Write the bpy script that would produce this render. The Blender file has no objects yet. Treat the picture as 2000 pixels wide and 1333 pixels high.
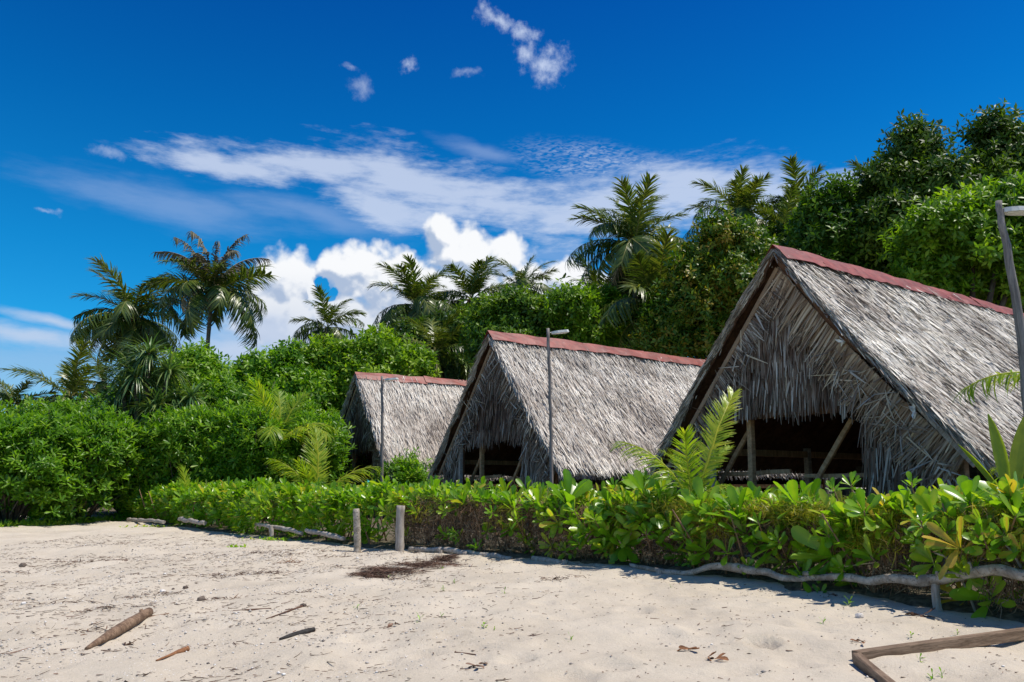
import bpy, math, random
import numpy as np
from mathutils import Vector, Matrix

# ------------------------------------------------------------------ camera, light, exposure
SC = bpy.context.scene
F, HY, CZ = 1500.0, 945.0, 1.05          # focal length in photo pixels, horizon row, eye height
PITCH = math.atan((HY - 666.5) / F)
CP, SP = math.cos(PITCH), math.sin(PITCH)
cam_d = bpy.data.cameras.new('camera')
cam_d.sensor_width = 36.0
cam_d.lens = 36.0 * F / 2000.0
cam_d.clip_end = 3000
cam_d.clip_start = 0.05
cam = bpy.data.objects.new('camera', cam_d)
SC.collection.objects.link(cam)
cam.location = (0, 0, CZ)
cam.rotation_euler = (math.pi / 2 + PITCH, 0, 0)
SC.camera = cam
SUN_EL = math.radians(66)
SUN_AZ = math.atan2(0.98, -0.12)           # clockwise from +Y
sun_d = bpy.data.lights.new('sun', 'SUN')
sun_d.energy = 5.0
sun_d.angle = math.radians(0.53)
sun_d.color = (1.0, 0.935, 0.83)
sun = bpy.data.objects.new('sun', sun_d)
SC.collection.objects.link(sun)
sdir = Vector((math.sin(SUN_AZ) * math.cos(SUN_EL), math.cos(SUN_AZ) * math.cos(SUN_EL), math.sin(SUN_EL)))
sun.rotation_euler = sdir.to_track_quat('Z', 'Y').to_euler()
sun.location = (30, 20, 60)
SC.view_settings.view_transform = 'Standard'
SC.view_settings.look = 'None'
SC.view_settings.gamma = 1
SC.view_settings.exposure = 0.0
SC.view_settings.use_curve_mapping = False
SC.render.engine = 'CYCLES'
SC.cycles.max_bounces = 5
SC.cycles.diffuse_bounces = 2
SC.cycles.glossy_bounces = 2
SC.cycles.transmission_bounces = 3
SC.cycles.transparent_max_bounces = 4
SC.cycles.use_denoising = True

def ray(u, v):
    x, y = (u - 1000) / F, -(v - 666.5) / F
    return np.array([x, CP - y * SP, SP + y * CP])

def aty(u, v, Y):
    r = ray(u, v)
    return np.array([0, 0, CZ]) + r * (Y / r[1])

def azel(u, v):
    r = ray(u, v)
    return math.atan2(r[0], r[1]), math.asin(r[2] / np.linalg.norm(r))

# ------------------------------------------------------------------ node helpers
class NT:
    def __init__(s, tree):
        s.t = tree
    def n(s, kind, **kw):
        nd = s.t.nodes.new(kind)
        for k, v in kw.items():
            setattr(nd, k, v)
        return nd
    def link(s, a, b):
        s.t.links.new(a, b)
    def put(s, sock, v):
        if isinstance(v, bpy.types.NodeSocket):
            s.t.links.new(v, sock)
        else:
            sock.default_value = v
    def m(s, op, a, b=None, c=None, clamp=False):
        nd = s.n('ShaderNodeMath', operation=op, use_clamp=clamp)
        s.put(nd.inputs[0], a)
        if b is not None: s.put(nd.inputs[1], b)
        if c is not None: s.put(nd.inputs[2], c)
        return nd.outputs[0]
    def v(s, op, a, b=None, out=0):
        nd = s.n('ShaderNodeVectorMath', operation=op)
        s.put(nd.inputs[0], a)
        if b is not None: s.put(nd.inputs[1], b)
        return nd.outputs[out]
    def mapr(s, val, a, b, c=0.0, d=1.0, interp='SMOOTHSTEP'):
        nd = s.n('ShaderNodeMapRange', interpolation_type=interp)
        s.put(nd.inputs[0], val)
        for i, x in enumerate((a, b, c, d)):
            s.put(nd.inputs[1 + i], x)
        return nd.outputs[0]
    def mix(s, f, a, b, mode='MIX'):
        nd = s.n('ShaderNodeMix', data_type='RGBA', blend_type=mode)
        s.put(nd.inputs[0], f)
        s.put(nd.inputs[6], a)
        s.put(nd.inputs[7], b)
        return nd.outputs[2]
    def noise(s, vec, scale, detail=4, rough=0.5, dist=0.0, out=0):
        nd = s.n('ShaderNodeTexNoise')
        if vec is not None: s.put(nd.inputs['Vector'], vec)
        nd.inputs['Scale'].default_value = scale
        nd.inputs['Detail'].default_value = detail
        nd.inputs['Roughness'].default_value = rough
        nd.inputs['Distortion'].default_value = dist
        return nd.outputs[out]
    def mapping(s, vec, loc=(0, 0, 0), rot=(0, 0, 0), scale=(1, 1, 1), typ='POINT'):
        nd = s.n('ShaderNodeMapping', vector_type=typ)
        s.put(nd.inputs[0], vec)
        nd.inputs[1].default_value = loc
        nd.inputs[2].default_value = rot
        nd.inputs[3].default_value = scale
        return nd.outputs[0]
    def ramp(s, fac, stops):
        nd = s.n('ShaderNodeValToRGB')
        s.put(nd.inputs[0], fac)
        el = nd.color_ramp.elements
        while len(el) < len(stops): el.new(0.5)
        for e, (p, c) in zip(el, stops):
            e.position = p
            e.color = (*c, 1)
        return nd.outputs[0]

# ------------------------------------------------------------------ sky with clouds
world = bpy.data.worlds.new('World')
SC.world = world
world.use_nodes = True
world.cycles.sampling_method = 'MANUAL'
world.cycles.sample_map_resolution = 512
W = NT(world.node_tree)
W.t.nodes.clear()
tc = W.n('ShaderNodeTexCoord')
D = tc.outputs['Generated']
sky = W.n('ShaderNodeTexSky', sky_type='NISHITA')
sky.sun_disc = False
sky.sun_elevation = SUN_EL
sky.sun_rotation = SUN_AZ
sky.altitude = 0
sky.air_density = 1.0
sky.dust_density = 0.3
sky.ozone_density = 3.0
SKY_K = 0.10
sx = W.n('ShaderNodeSeparateXYZ'); W.link(D, sx.inputs[0])
blue = W.mix(1.0, sky.outputs[0], (SKY_K * 0.02, SKY_K * 0.56, SKY_K * 1.12, 1), 'MULTIPLY')
blue = W.mix(1.0, blue, W.ramp(sx.outputs[2], [(0.10, (6.0, 1.85, 1.30)), (0.27, (2.0, 1.60, 1.24)), (0.43, (0.6, 1.18, 1.12)), (0.60, (0.3, 0.74, 0.96)), (1.0, (0.3, 0.70, 0.95))]), 'MULTIPLY')
AZ = W.m('ARCTAN2', sx.outputs[0], sx.outputs[1])
EL = W.m('ARCSINE', sx.outputs[2])
cb = W.n('ShaderNodeCombineXYZ'); W.link(AZ, cb.inputs[0]); W.link(EL, cb.inputs[1])
P0 = cb.outputs[0]

def blobs(T, P, lst):
    """soft union of ellipses in azimuth and elevation: 1 at a centre, 0 on the rim"""
    out = None
    for (u, v, ru, rv, ang) in lst:
        a, e = azel(u, v)
        k = math.cos(math.atan((u - 1000) / F)) ** 1.5 / 1526.0
        mp = T.mapping(P, (a, e, 0), (0, 0, math.radians(-ang)), (ru * k, rv * k, 1), 'TEXTURE')
        d = T.m('SUBTRACT', 1.0, T.v('LENGTH', mp, out=1))
        if out is None: out = d
        else:
            nd = T.n('ShaderNodeMath', operation='SMOOTH_MAX')
            T.link(out, nd.inputs[0]); T.link(d, nd.inputs[1]); nd.inputs[2].default_value = 0.12
            out = nd.outputs[0]
    return out

CUM = [(565, 556, 80, 66, 0), (535, 612, 100, 70, 0), (700, 530, 78, 52, 0), (655, 520, 40, 40, 0), (770, 560, 105, 80, 0), (862, 462, 42, 46, 0),
       (905, 500, 85, 58, 0), (985, 502, 62, 46, 0), (890, 590, 170, 90, 0), (1030, 560, 60, 45, 0), (1100, 548, 70, 42, 0),
       (1160, 565, 60, 40, 0), (680, 630, 150, 62, 0), (1040, 640, 160, 80, 0)]
g = bpy.data.node_groups.new('cumulus_density', 'ShaderNodeTree')
g.interface.new_socket('P', in_out='INPUT', socket_type='NodeSocketVector')
g.interface.new_socket('d', in_out='OUTPUT', socket_type='NodeSocketFloat')
G = NT(g)
gi, go = G.n('NodeGroupInput'), G.n('NodeGroupOutput')
Pw = gi.outputs[0]
wob = G.noise(Pw, 26, 3, 0.5, 0, 1)
Pd = G.v('ADD', Pw, G.v('MULTIPLY', G.v('SUBTRACT', wob, (0.5, 0.5, 0.5)), (0.022, 0.022, 0)))
bl = blobs(G, Pd, CUM)
hole = G.m('ADD', blobs(G, Pd, [(628, 560, 15, 20, 20), (648, 578, 20, 12, -30)]), G.m('MULTIPLY', G.m('SUBTRACT', G.noise(Pw, 45, 5, 0.6), 0.5), 1.2))
bl = G.m('SUBTRACT', bl, G.m('MULTIPLY', G.m('MAXIMUM', hole, 0), 1.5))
nz = G.noise(Pw, 30, 8, 0.58)
vo = G.n('ShaderNodeTexVoronoi', feature='SMOOTH_F1')
G.link(Pd, vo.inputs['Vector']); vo.inputs['Scale'].default_value = 42; vo.inputs['Smoothness'].default_value = 0.6
vo2 = G.n('ShaderNodeTexVoronoi', feature='SMOOTH_F1')
G.link(Pd, vo2.inputs['Vector']); vo2.inputs['Scale'].default_value = 100; vo2.inputs['Smoothness'].default_value = 0.6
dd = G.m('ADD', bl, G.m('MULTIPLY', G.m('SUBTRACT', nz, 0.5), 0.85))
dd = G.m('ADD', dd, G.m('MULTIPLY', G.m('SUBTRACT', 0.42, vo.outputs[0]), 0.42))
dd = G.m('ADD', dd, G.m('MULTIPLY', G.m('SUBTRACT', 0.42, vo2.outputs[0]), 0.22))
G.link(dd, go.inputs[0])
def cum(P):
    nd = W.n('ShaderNodeGroup'); nd.node_tree = g
    W.link(P, nd.inputs[0]); return nd.outputs[0]
c0 = cum(P0)
c1 = cum(W.v('ADD', P0, (0.007, 0.012, 0)))
cum_a = W.mapr(c0, -0.20, 0.26)
relief = W.mapr(W.m('SUBTRACT', c0, c1), -0.30, 0.16, 0.0, 1.0)  # sunward and shaded sides of the cloud painted into its colour
low = W.mapr(EL, azel(800, 640)[1], azel(800, 520)[1], 0.0, 1.0)
sh = W.m('MULTIPLY', relief, W.m('ADD', 0.62, W.m('MULTIPLY', low, 0.38)))  # painted shading, deeper towards the cloud base
cum_c = W.mix(sh, (0.42, 0.52, 0.70, 1), (0.95, 0.965, 0.99, 1))

def D_noise(scale, sc3, detail=6, rough=0.55, rot=0.0, dist=0.0):
    return W.noise(W.mapping(P0, (0, 0, 0), (0, 0, math.radians(rot)), sc3), scale, detail, rough, dist)

# thin high sheet
SHEET = [(450, 320, 210, 34, 3), (640, 325, 250, 50, 3), (800, 350, 240, 75, 9), (930, 395, 320, 75, 9), (1180, 405, 330, 80, -2), (1340, 372, 280, 85, 7), (1500, 400, 190, 85, 5), (1660, 360, 120, 40, 0), (760, 400, 200, 50, 12)]
wb = W.noise(P0, 7, 4, 0.5, 0, 1)
Ps = W.v('ADD', P0, W.v('MULTIPLY', W.v('SUBTRACT', wb, (0.5, 0.5, 0.5)), (0.10, 0.035, 0)))
sb = blobs(W, Ps, SHEET)
st1 = D_noise(9, (1.0, 4.5, 1), 8, 0.62, 9)
st2 = D_noise(40, (1.0, 3.0, 1), 5, 0.6, 7)
sheet = W.m('ADD', sb, W.m('MULTIPLY', W.m('SUBTRACT', st1, 0.5), 1.6))
sheet = W.m('ADD', sheet, W.m('MULTIPLY', W.m('SUBTRACT', st2, 0.5), 0.75))
sheet_a = W.m('MULTIPLY', W.mapr(sheet, -0.05, 0.85), 0.72)
# rippled mackerel patch
rp = blobs(W, Ps, [(1215, 325, 270, 52, 9), (1400, 350, 210, 60, 9)])
r1 = D_noise(105, (1.0, 3.6, 1), 3, 0.5, -24, 0.6)
rip_a = W.m('MULTIPLY', W.mapr(rp, -0.1, 0.8), W.m('MULTIPLY', W.mapr(r1, 0.36, 0.66), W.m('MULTIPLY', W.mapr(st1, 0.25, 0.62), 0.55)))
sheet_a = W.m('MAXIMUM', sheet_a, rip_a)
# faint veils and small fair-weather scraps
veil = blobs(W, Ps, [(330, 395, 330, 60, 4), (620, 420, 260, 40, 8), (930, 285, 120, 22, 12), (1080, 500, 200, 26, 3), (1800, 400, 300, 60, 5), (1640, 470, 260, 110, 0)])
veil_a = W.m('MULTIPLY', W.mapr(W.m('ADD', veil, W.m('MULTIPLY', W.m('SUBTRACT', st1, 0.5), 1.2)), 0.0, 1.0), 0.32)
SCR = [(968, 36, 60, 22, 22), (1022, 62, 56, 20, 14), (1068, 125, 62, 44, -12), (1030, 105, 36, 30, 20), (800, 126, 26, 17, 0)]
SCR2 = [(680, 126, 24, 9, 10), (706, 165, 34, 30, 20), (910, 140, 38, 12, 0), (215, 298, 46, 20, 0), (92, 410, 32, 9, 8)]
sc_ = blobs(W, W.v('ADD', P0, W.v('MULTIPLY', W.v('SUBTRACT', wob2 := W.noise(P0, 34, 5, 0.6, 0, 1), (0.5, 0.5, 0.5)), (0.02, 0.02, 0))), SCR)
sn = W.noise(P0, 60, 8, 0.65)
scr_a = W.m('MULTIPLY', W.mapr(W.m('ADD', sc_, W.m('MULTIPLY', W.m('SUBTRACT', sn, 0.5), 2.2)), 0.0, 1.5), 0.85)
sc2 = blobs(W, W.v('ADD', P0, W.v('MULTIPLY', W.v('SUBTRACT', wob2, (0.5, 0.5, 0.5)), (0.03, 0.03, 0))), SCR2)
scr_a = W.m('MAXIMUM', scr_a, W.m('MULTIPLY', W.mapr(W.m('ADD', sc2, W.m('MULTIPLY', W.m('SUBTRACT', sn, 0.5), 1.8)), 0.0, 1.3), 0.38))
# low banks at the left and under the big cloud
LOWB = [(60, 652, 150, 26, 4), (150, 662, 90, 24, 2), (-30, 640, 80, 22, 0), (0, 785, 34, 42, 0), (550, 665, 190, 55, 0), (440, 690, 140, 45, 0), (90, 625, 120, 14, 6)]
lb = blobs(W, Ps, LOWB)
low_a = W.m('MULTIPLY', W.mapr(W.m('ADD', lb, W.m('MULTIPLY', W.m('SUBTRACT', D_noise(14, (1, 3, 1), 7, 0.6), 0.5), 1.5)), -0.25, 1.0), 0.8)
hz = blobs(W, Ps, [(120, 730, 420, 95, 0), (520, 700, 420, 90, 0), (760, 640, 300, 70, 0)])
hz_a = W.m('MULTIPLY', W.mapr(W.m('ADD', hz, W.m('MULTIPLY', W.m('SUBTRACT', st1, 0.5), 0.9)), -0.1, 0.7), 0.55)
# unseen clouds added outside the view, coverage raised to whiten the sky light
side = W.mapr(W.m('ABSOLUTE', AZ), 0.75, 1.0)
ring = W.m('MULTIPLY', W.mapr(EL, 0.02, 0.10), W.mapr(EL, 0.85, 0.30))
oth = W.m('MULTIPLY', W.m('MULTIPLY', side, ring), W.mapr(W.noise(D, 4.5, 7, 0.55), 0.47, 0.62))
col = blue
col = W.mix(hz_a, col, (0.42, 0.56, 0.78, 1))
col = W.mix(veil_a, col, (0.46, 0.58, 0.84, 1))
col = W.mix(sheet_a, col, (0.68, 0.76, 0.92, 1))
col = W.mix(scr_a, col, (0.68, 0.77, 0.96, 1))
col = W.mix(cum_a, col, cum_c)
col = W.mix(low_a, col, (0.58, 0.67, 0.84, 1))
col = W.mix(W.m('MULTIPLY', oth, 0.85), col, (0.75, 0.80, 0.90, 1))
bg = W.n('ShaderNodeBackground'); W.link(col, bg.inputs[0]); bg.inputs[1].default_value = 1.0
wo = W.n('ShaderNodeOutputWorld'); W.link(bg.outputs[0], wo.inputs[0])

# ------------------------------------------------------------------ materials
def material(name):
    mt = bpy.data.materials.new(name)
    mt.use_nodes = True
    T = NT(mt.node_tree)
    T.t.nodes.clear()
    out = T.n('ShaderNodeOutputMaterial')
    return mt, T, out

def leaf_mat(name, stops, rough=0.35, trans=0.35, spec=0.5, tcol=None):
    mt, T, out = material(name)
    at = T.n('ShaderNodeAttribute', attribute_name='tint')
    ob = T.n('ShaderNodeObjectInfo')
    geo = T.n('ShaderNodeNewGeometry')
    fac = T.m('ADD', at.outputs['Fac'], T.m('MULTIPLY', T.m('SUBTRACT', ob.outputs['Random'], 0.5), 0.14), clamp=True)
    c = T.ramp(fac, stops)
    nz = T.noise(geo.outputs['Position'], 9, 3)
    c = T.mix(0.5, c, T.mix(1.0, c, T.ramp(nz, [(0.3, (0.7, 0.75, 0.7)), (0.7, (1.25, 1.2, 1.1))]), 'MULTIPLY'))
    p = T.n('ShaderNodeBsdfPrincipled')
    T.link(c, p.inputs['Base Color'])
    p.inputs['Roughness'].default_value = rough
    p.inputs['Specular IOR Level'].default_value = spec
    tr = T.n('ShaderNodeBsdfTranslucent')
    T.link(T.mix(1.0, c, tcol or (1.5, 1.6, 0.5, 1), 'MULTIPLY'), tr.inputs[0])
    mx = T.n('ShaderNodeMixShader'); mx.inputs[0].default_value = trans
    T.link(p.outputs[0], mx.inputs[1]); T.link(tr.outputs[0], mx.inputs[2])
    T.link(mx.outputs[0], out.inputs[0])
    return mt

M = {}
M['scaevola'] = leaf_mat('scaevola_leaf', [(0.0, (0.045, 0.12, 0.012)), (0.4, (0.11, 0.26, 0.014)), (0.7, (0.22, 0.40, 0.02)), (0.93, (0.38, 0.46, 0.04)), (1.0, (0.55, 0.38, 0.06))], 0.30, 0.45)
M['shrub'] = leaf_mat('shore_shrub_leaf', [(0.0, (0.040, 0.11, 0.010)), (0.5, (0.115, 0.265, 0.015)), (1.0, (0.30, 0.45, 0.035))], 0.40, 0.42, 0.4)
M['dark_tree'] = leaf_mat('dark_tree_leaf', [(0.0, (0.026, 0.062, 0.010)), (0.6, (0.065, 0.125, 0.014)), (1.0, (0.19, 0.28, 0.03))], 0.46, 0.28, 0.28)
M['mid_tree'] = leaf_mat('mid_tree_leaf', [(0.0, (0.030, 0.080, 0.010)), (0.6, (0.080, 0.17, 0.014)), (1.0, (0.24, 0.36, 0.03))], 0.44, 0.32, 0.3)
M['gold_tree'] = leaf_mat('golden_tip_tree_leaf', [(0.0, (0.028, 0.080, 0.010)), (0.5, (0.065, 0.15, 0.014)), (0.8, (0.20, 0.25, 0.02)), (1.0, (0.36, 0.24, 0.03))], 0.42, 0.32, 0.32)
M['light_tree'] = leaf_mat('light_tree_leaf', [(0.0, (0.065, 0.15, 0.012)), (0.5, (0.18, 0.32, 0.018)), (1.0, (0.38, 0.50, 0.035))], 0.42, 0.42, 0.35)
M['palm'] = leaf_mat('palm_leaflet', [(0.0, (0.030, 0.060, 0.012)), (0.5, (0.085, 0.135, 0.020)), (0.85, (0.21, 0.23, 0.04)), (1.0, (0.34, 0.30, 0.09))], 0.36, 0.26, 0.5)
M['young_palm'] = leaf_mat('young_palm_leaflet', [(0.0, (0.10, 0.20, 0.016)), (0.5, (0.24, 0.37, 0.02)), (1.0, (0.50, 0.50, 0.05))], 0.36, 0.48)
M['dry_palm'] = leaf_mat('dry_palm_leaflet', [(0.0, (0.07, 0.08, 0.05)), (0.6, (0.17, 0.155, 0.105)), (1.0, (0.36, 0.28, 0.15))], 0.6, 0.2, 0.3, (1.2, 1.0, 0.7, 1))
M['pandanus'] = leaf_mat('pandanus_leaf', [(0.0, (0.045, 0.10, 0.035)), (0.6, (0.10, 0.19, 0.06)), (1.0, (0.24, 0.30, 0.10))], 0.34, 0.25)
M['vine'] = leaf_mat('vine_strand', [(0.0, (0.14, 0.16, 0.015)), (0.6, (0.36, 0.36, 0.025)), (1.0, (0.55, 0.42, 0.05))], 0.5, 0.3)

def strand_mat(name, stops, rough=0.75, nscale=2.0, nstr=0.5, spec=0.25):
    mt, T, out = material(name)
    at = T.n('ShaderNodeAttribute', attribute_name='tint')
    geo = T.n('ShaderNodeNewGeometry')
    c = T.ramp(at.outputs['Fac'], stops)
    nz = T.noise(geo.outputs['Position'], nscale, 4, 0.6)
    c = T.mix(nstr, c, T.mix(1.0, c, T.ramp(nz, [(0.32, (0.6, 0.57, 0.55)), (0.68, (1.35, 1.33, 1.3))]), 'MULTIPLY'))
    p = T.n('ShaderNodeBsdfPrincipled')
    T.link(c, p.inputs['Base Color'])
    p.inputs['Roughness'].default_value = rough
    p.inputs['Specular IOR Level'].default_value = spec
    T.link(p.outputs[0], out.inputs[0])
    return mt
M['thatch'] = strand_mat('weathered_roof_thatch', [(0.0, (0.12, 0.09, 0.07)), (0.2, (0.33, 0.28, 0.235)), (0.6, (0.60, 0.56, 0.495)), (1.0, (0.86, 0.82, 0.73))], 0.6, 1.6, 0.6, 0.4)
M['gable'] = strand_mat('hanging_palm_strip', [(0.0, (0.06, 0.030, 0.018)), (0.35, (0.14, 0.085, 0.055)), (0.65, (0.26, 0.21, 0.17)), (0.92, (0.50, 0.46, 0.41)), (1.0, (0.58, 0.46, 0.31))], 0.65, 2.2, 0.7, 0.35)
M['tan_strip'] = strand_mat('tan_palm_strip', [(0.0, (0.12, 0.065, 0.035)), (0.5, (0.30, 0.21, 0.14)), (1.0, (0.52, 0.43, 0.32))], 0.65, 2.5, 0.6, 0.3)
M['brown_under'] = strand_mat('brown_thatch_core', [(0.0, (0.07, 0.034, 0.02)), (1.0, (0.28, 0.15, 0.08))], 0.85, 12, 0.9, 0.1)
M['twig'] = strand_mat('twig', [(0.0, (0.08, 0.045, 0.028)), (0.5, (0.22, 0.13, 0.08)), (1.0, (0.46, 0.34, 0.22))], 0.8, 6, 0.5, 0.15)
M['seaweed'] = strand_mat('dry_brown_frond', [(0.0, (0.05, 0.03, 0.022)), (0.6, (0.13, 0.075, 0.055)), (1.0, (0.26, 0.17, 0.12))], 0.85, 6, 0.4, 0.1)
M['coral'] = strand_mat('coral_chip', [(0.0, (0.16, 0.14, 0.125)), (0.35, (0.45, 0.41, 0.37)), (1.0, (0.80, 0.77, 0.73))], 0.85, 20, 0.4, 0.2)
M['stone'] = strand_mat('brown_stone', [(0.0, (0.09, 0.07, 0.06)), (1.0, (0.25, 0.2, 0.16))], 0.85, 30, 0.7, 0.2)

def wood_mat(name, a, b, grain=(3, 3, 0.5), scale=9, rough=0.75, bump=0.35, crack=0.5):
    mt, T, out = material(name)
    tcn = T.n('ShaderNodeTexCoord')
    vec = T.mapping(tcn.outputs['Object'], scale=grain)
    n1 = T.noise(vec, scale, 8, 0.65, 0.6)
    n2 = T.noise(vec, scale * 4, 4, 0.6)
    n3 = T.noise(tcn.outputs['Object'], 2.1, 4)
    c = T.mix(T.mapr(n1, 0.3, 0.7), (*a, 1), (*b, 1))
    c = T.mix(T.m('MULTIPLY', T.mapr(n2, 0.54, 0.70), crack), c, (a[0] * 0.35, a[1] * 0.32, a[2] * 0.3, 1))
    c = T.mix(0.4, c, T.mix(1.0, c, T.ramp(n3, [(0.3, (0.65, 0.62, 0.6)), (0.7, (1.3, 1.3, 1.3))]), 'MULTIPLY'))
    p = T.n('ShaderNodeBsdfPrincipled')
    T.link(c, p.inputs['Base Color'])
    p.inputs['Roughness'].default_value = rough
    p.inputs['Specular IOR Level'].default_value = 0.25
    bp = T.n('ShaderNodeBump'); bp.inputs['Strength'].default_value = bump; bp.inputs['Distance'].default_value = 0.02
    T.link(T.m('ADD', n1, T.m('MULTIPLY', n2, 0.5)), bp.inputs['Height']); T.link(bp.outputs[0], p.inputs['Normal'])
    T.link(p.outputs[0], out.inputs[0])
    return mt
M['driftwood'] = wood_mat('grey_driftwood', (0.21, 0.17, 0.13), (0.52, 0.46, 0.39), (1, 1, 1), 9, .75, .8, .9)
M['post_wood'] = wood_mat('weathered_post_wood', (0.24, 0.20, 0.165), (0.48, 0.43, 0.38), (4, 4, 0.4), 6)
M['pole_wood'] = wood_mat('grey_pole_wood', (0.14, 0.125, 0.115), (0.30, 0.27, 0.25), (5, 5, 0.5), 6)
M['plank_wood'] = wood_mat('brown_plank_wood', (0.13, 0.085, 0.055), (0.27, 0.19, 0.13), (0.5, 4, 4), 8)
M['inner_wood'] = wood_mat('warm_inner_wood', (0.28, 0.16, 0.08), (0.50, 0.32, 0.18), (3, 3, 0.5), 6)
M['log_wood'] = wood_mat('brown_log_wood', (0.11, 0.065, 0.04), (0.30, 0.20, 0.13), (0.6, 3, 3), 8, 0.8, 0.5, 0.8)
M['black_wood'] = wood_mat('charred_wood', (0.018, 0.016, 0.015), (0.06, 0.055, 0.05), (0.6, 3, 3), 10)
M['orange_bark'] = wood_mat('orange_bark', (0.16, 0.07, 0.03), (0.36, 0.17, 0.08), (1, 3, 3), 14)
M['trunk'] = wood_mat('palm_trunk_bark', (0.09, 0.075, 0.062), (0.22, 0.19, 0.16), (1, 1, 5), 5)
M['tree_bark'] = wood_mat('tree_bark', (0.06, 0.045, 0.035), (0.15, 0.12, 0.09), (2, 2, 0.6), 5)
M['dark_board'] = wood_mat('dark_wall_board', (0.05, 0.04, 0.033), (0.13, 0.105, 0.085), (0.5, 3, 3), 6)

def metal_red():
    mt, T, out = material('faded_red_metal')
    tcn = T.n('ShaderNodeTexCoord')
    n1 = T.noise(tcn.outputs['Object'], 3.5, 7, 0.65)
    n2 = T.noise(tcn.outputs['Object'], 30, 3, 0.6)
    n3 = T.noise(tcn.outputs['Object'], 8, 8, 0.7)
    c = T.mix(T.mapr(n1, 0.35, 0.68), (0.17, 0.028, 0.018, 1), (0.30, 0.052, 0.035, 1))
    c = T.mix(T.m('MULTIPLY', T.mapr(n3, 0.56, 0.70), 0.38), c, (0.5, 0.36, 0.32, 1))
    c = T.mix(T.m('MULTIPLY', T.mapr(T.noise(T.mapping(tcn.outputs['Object'], scale=(9, 1.2, 9)), 3, 5, 0.7), 0.52, 0.68), 0.55), c, (0.11, 0.045, 0.035, 1))
    p = T.n('ShaderNodeBsdfPrincipled'); T.link(c, p.inputs['Base Color'])
    p.inputs['Roughness'].default_value = 0.55
    bp = T.n('ShaderNodeBump'); bp.inputs['Strength'].default_value = 0.3; bp.inputs['Distance'].default_value = 0.02
    T.link(n1, bp.inputs['Height']); T.link(bp.outputs[0], p.inputs['Normal'])
    T.link(p.outputs[0], out.inputs[0])
    return mt
M['red'] = metal_red()
def plain(name, c, rough=0.5, spec=0.4, metal=0.0, k=0.12):
    mt, T, out = material(name)
    tcn = T.n('ShaderNodeTexCoord')
    n1 = T.noise(tcn.outputs['Object'], 14, 5, 0.6)
    cc = T.mix(T.mapr(n1, 0.3, 0.7), (c[0] * (1 - k), c[1] * (1 - k), c[2] * (1 - k), 1), (min(1, c[0] * (1 + k)), min(1, c[1] * (1 + k)), min(1, c[2] * (1 + k)), 1))
    p = T.n('ShaderNodeBsdfPrincipled'); T.link(cc, p.inputs['Base Color'])
    p.inputs['Roughness'].default_value = rough; p.inputs['Specular IOR Level'].default_value = spec; p.inputs['Metallic'].default_value = metal
    T.link(p.outputs[0], out.inputs[0])
    return mt
M['lamp_shell'] = plain('pale_lamp_plastic', (0.62, 0.62, 0.58), 0.4)
M['lamp_lens'] = plain('lamp_lens', (0.75, 0.75, 0.7), 0.15)
M['lamp_panel'] = plain('dark_solar_glass', (0.02, 0.025, 0.05), 0.12, 0.6)
M['steel'] = plain('dull_steel', (0.30, 0.31, 0.32), 0.4, 0.5, 0.8)
M['soil'] = plain('brown_leaf_soil', (0.12, 0.10, 0.07), 0.95, 0.1, 0, 0.5)  # soil's own dark brown, mottled at random
M['flower'] = plain('yellow_leaf_wax', (0.62, 0.42, 0.05), 0.4)
M['net'] = plain('white_cloth_scrap', (0.72, 0.70, 0.66), 0.8)

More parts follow.
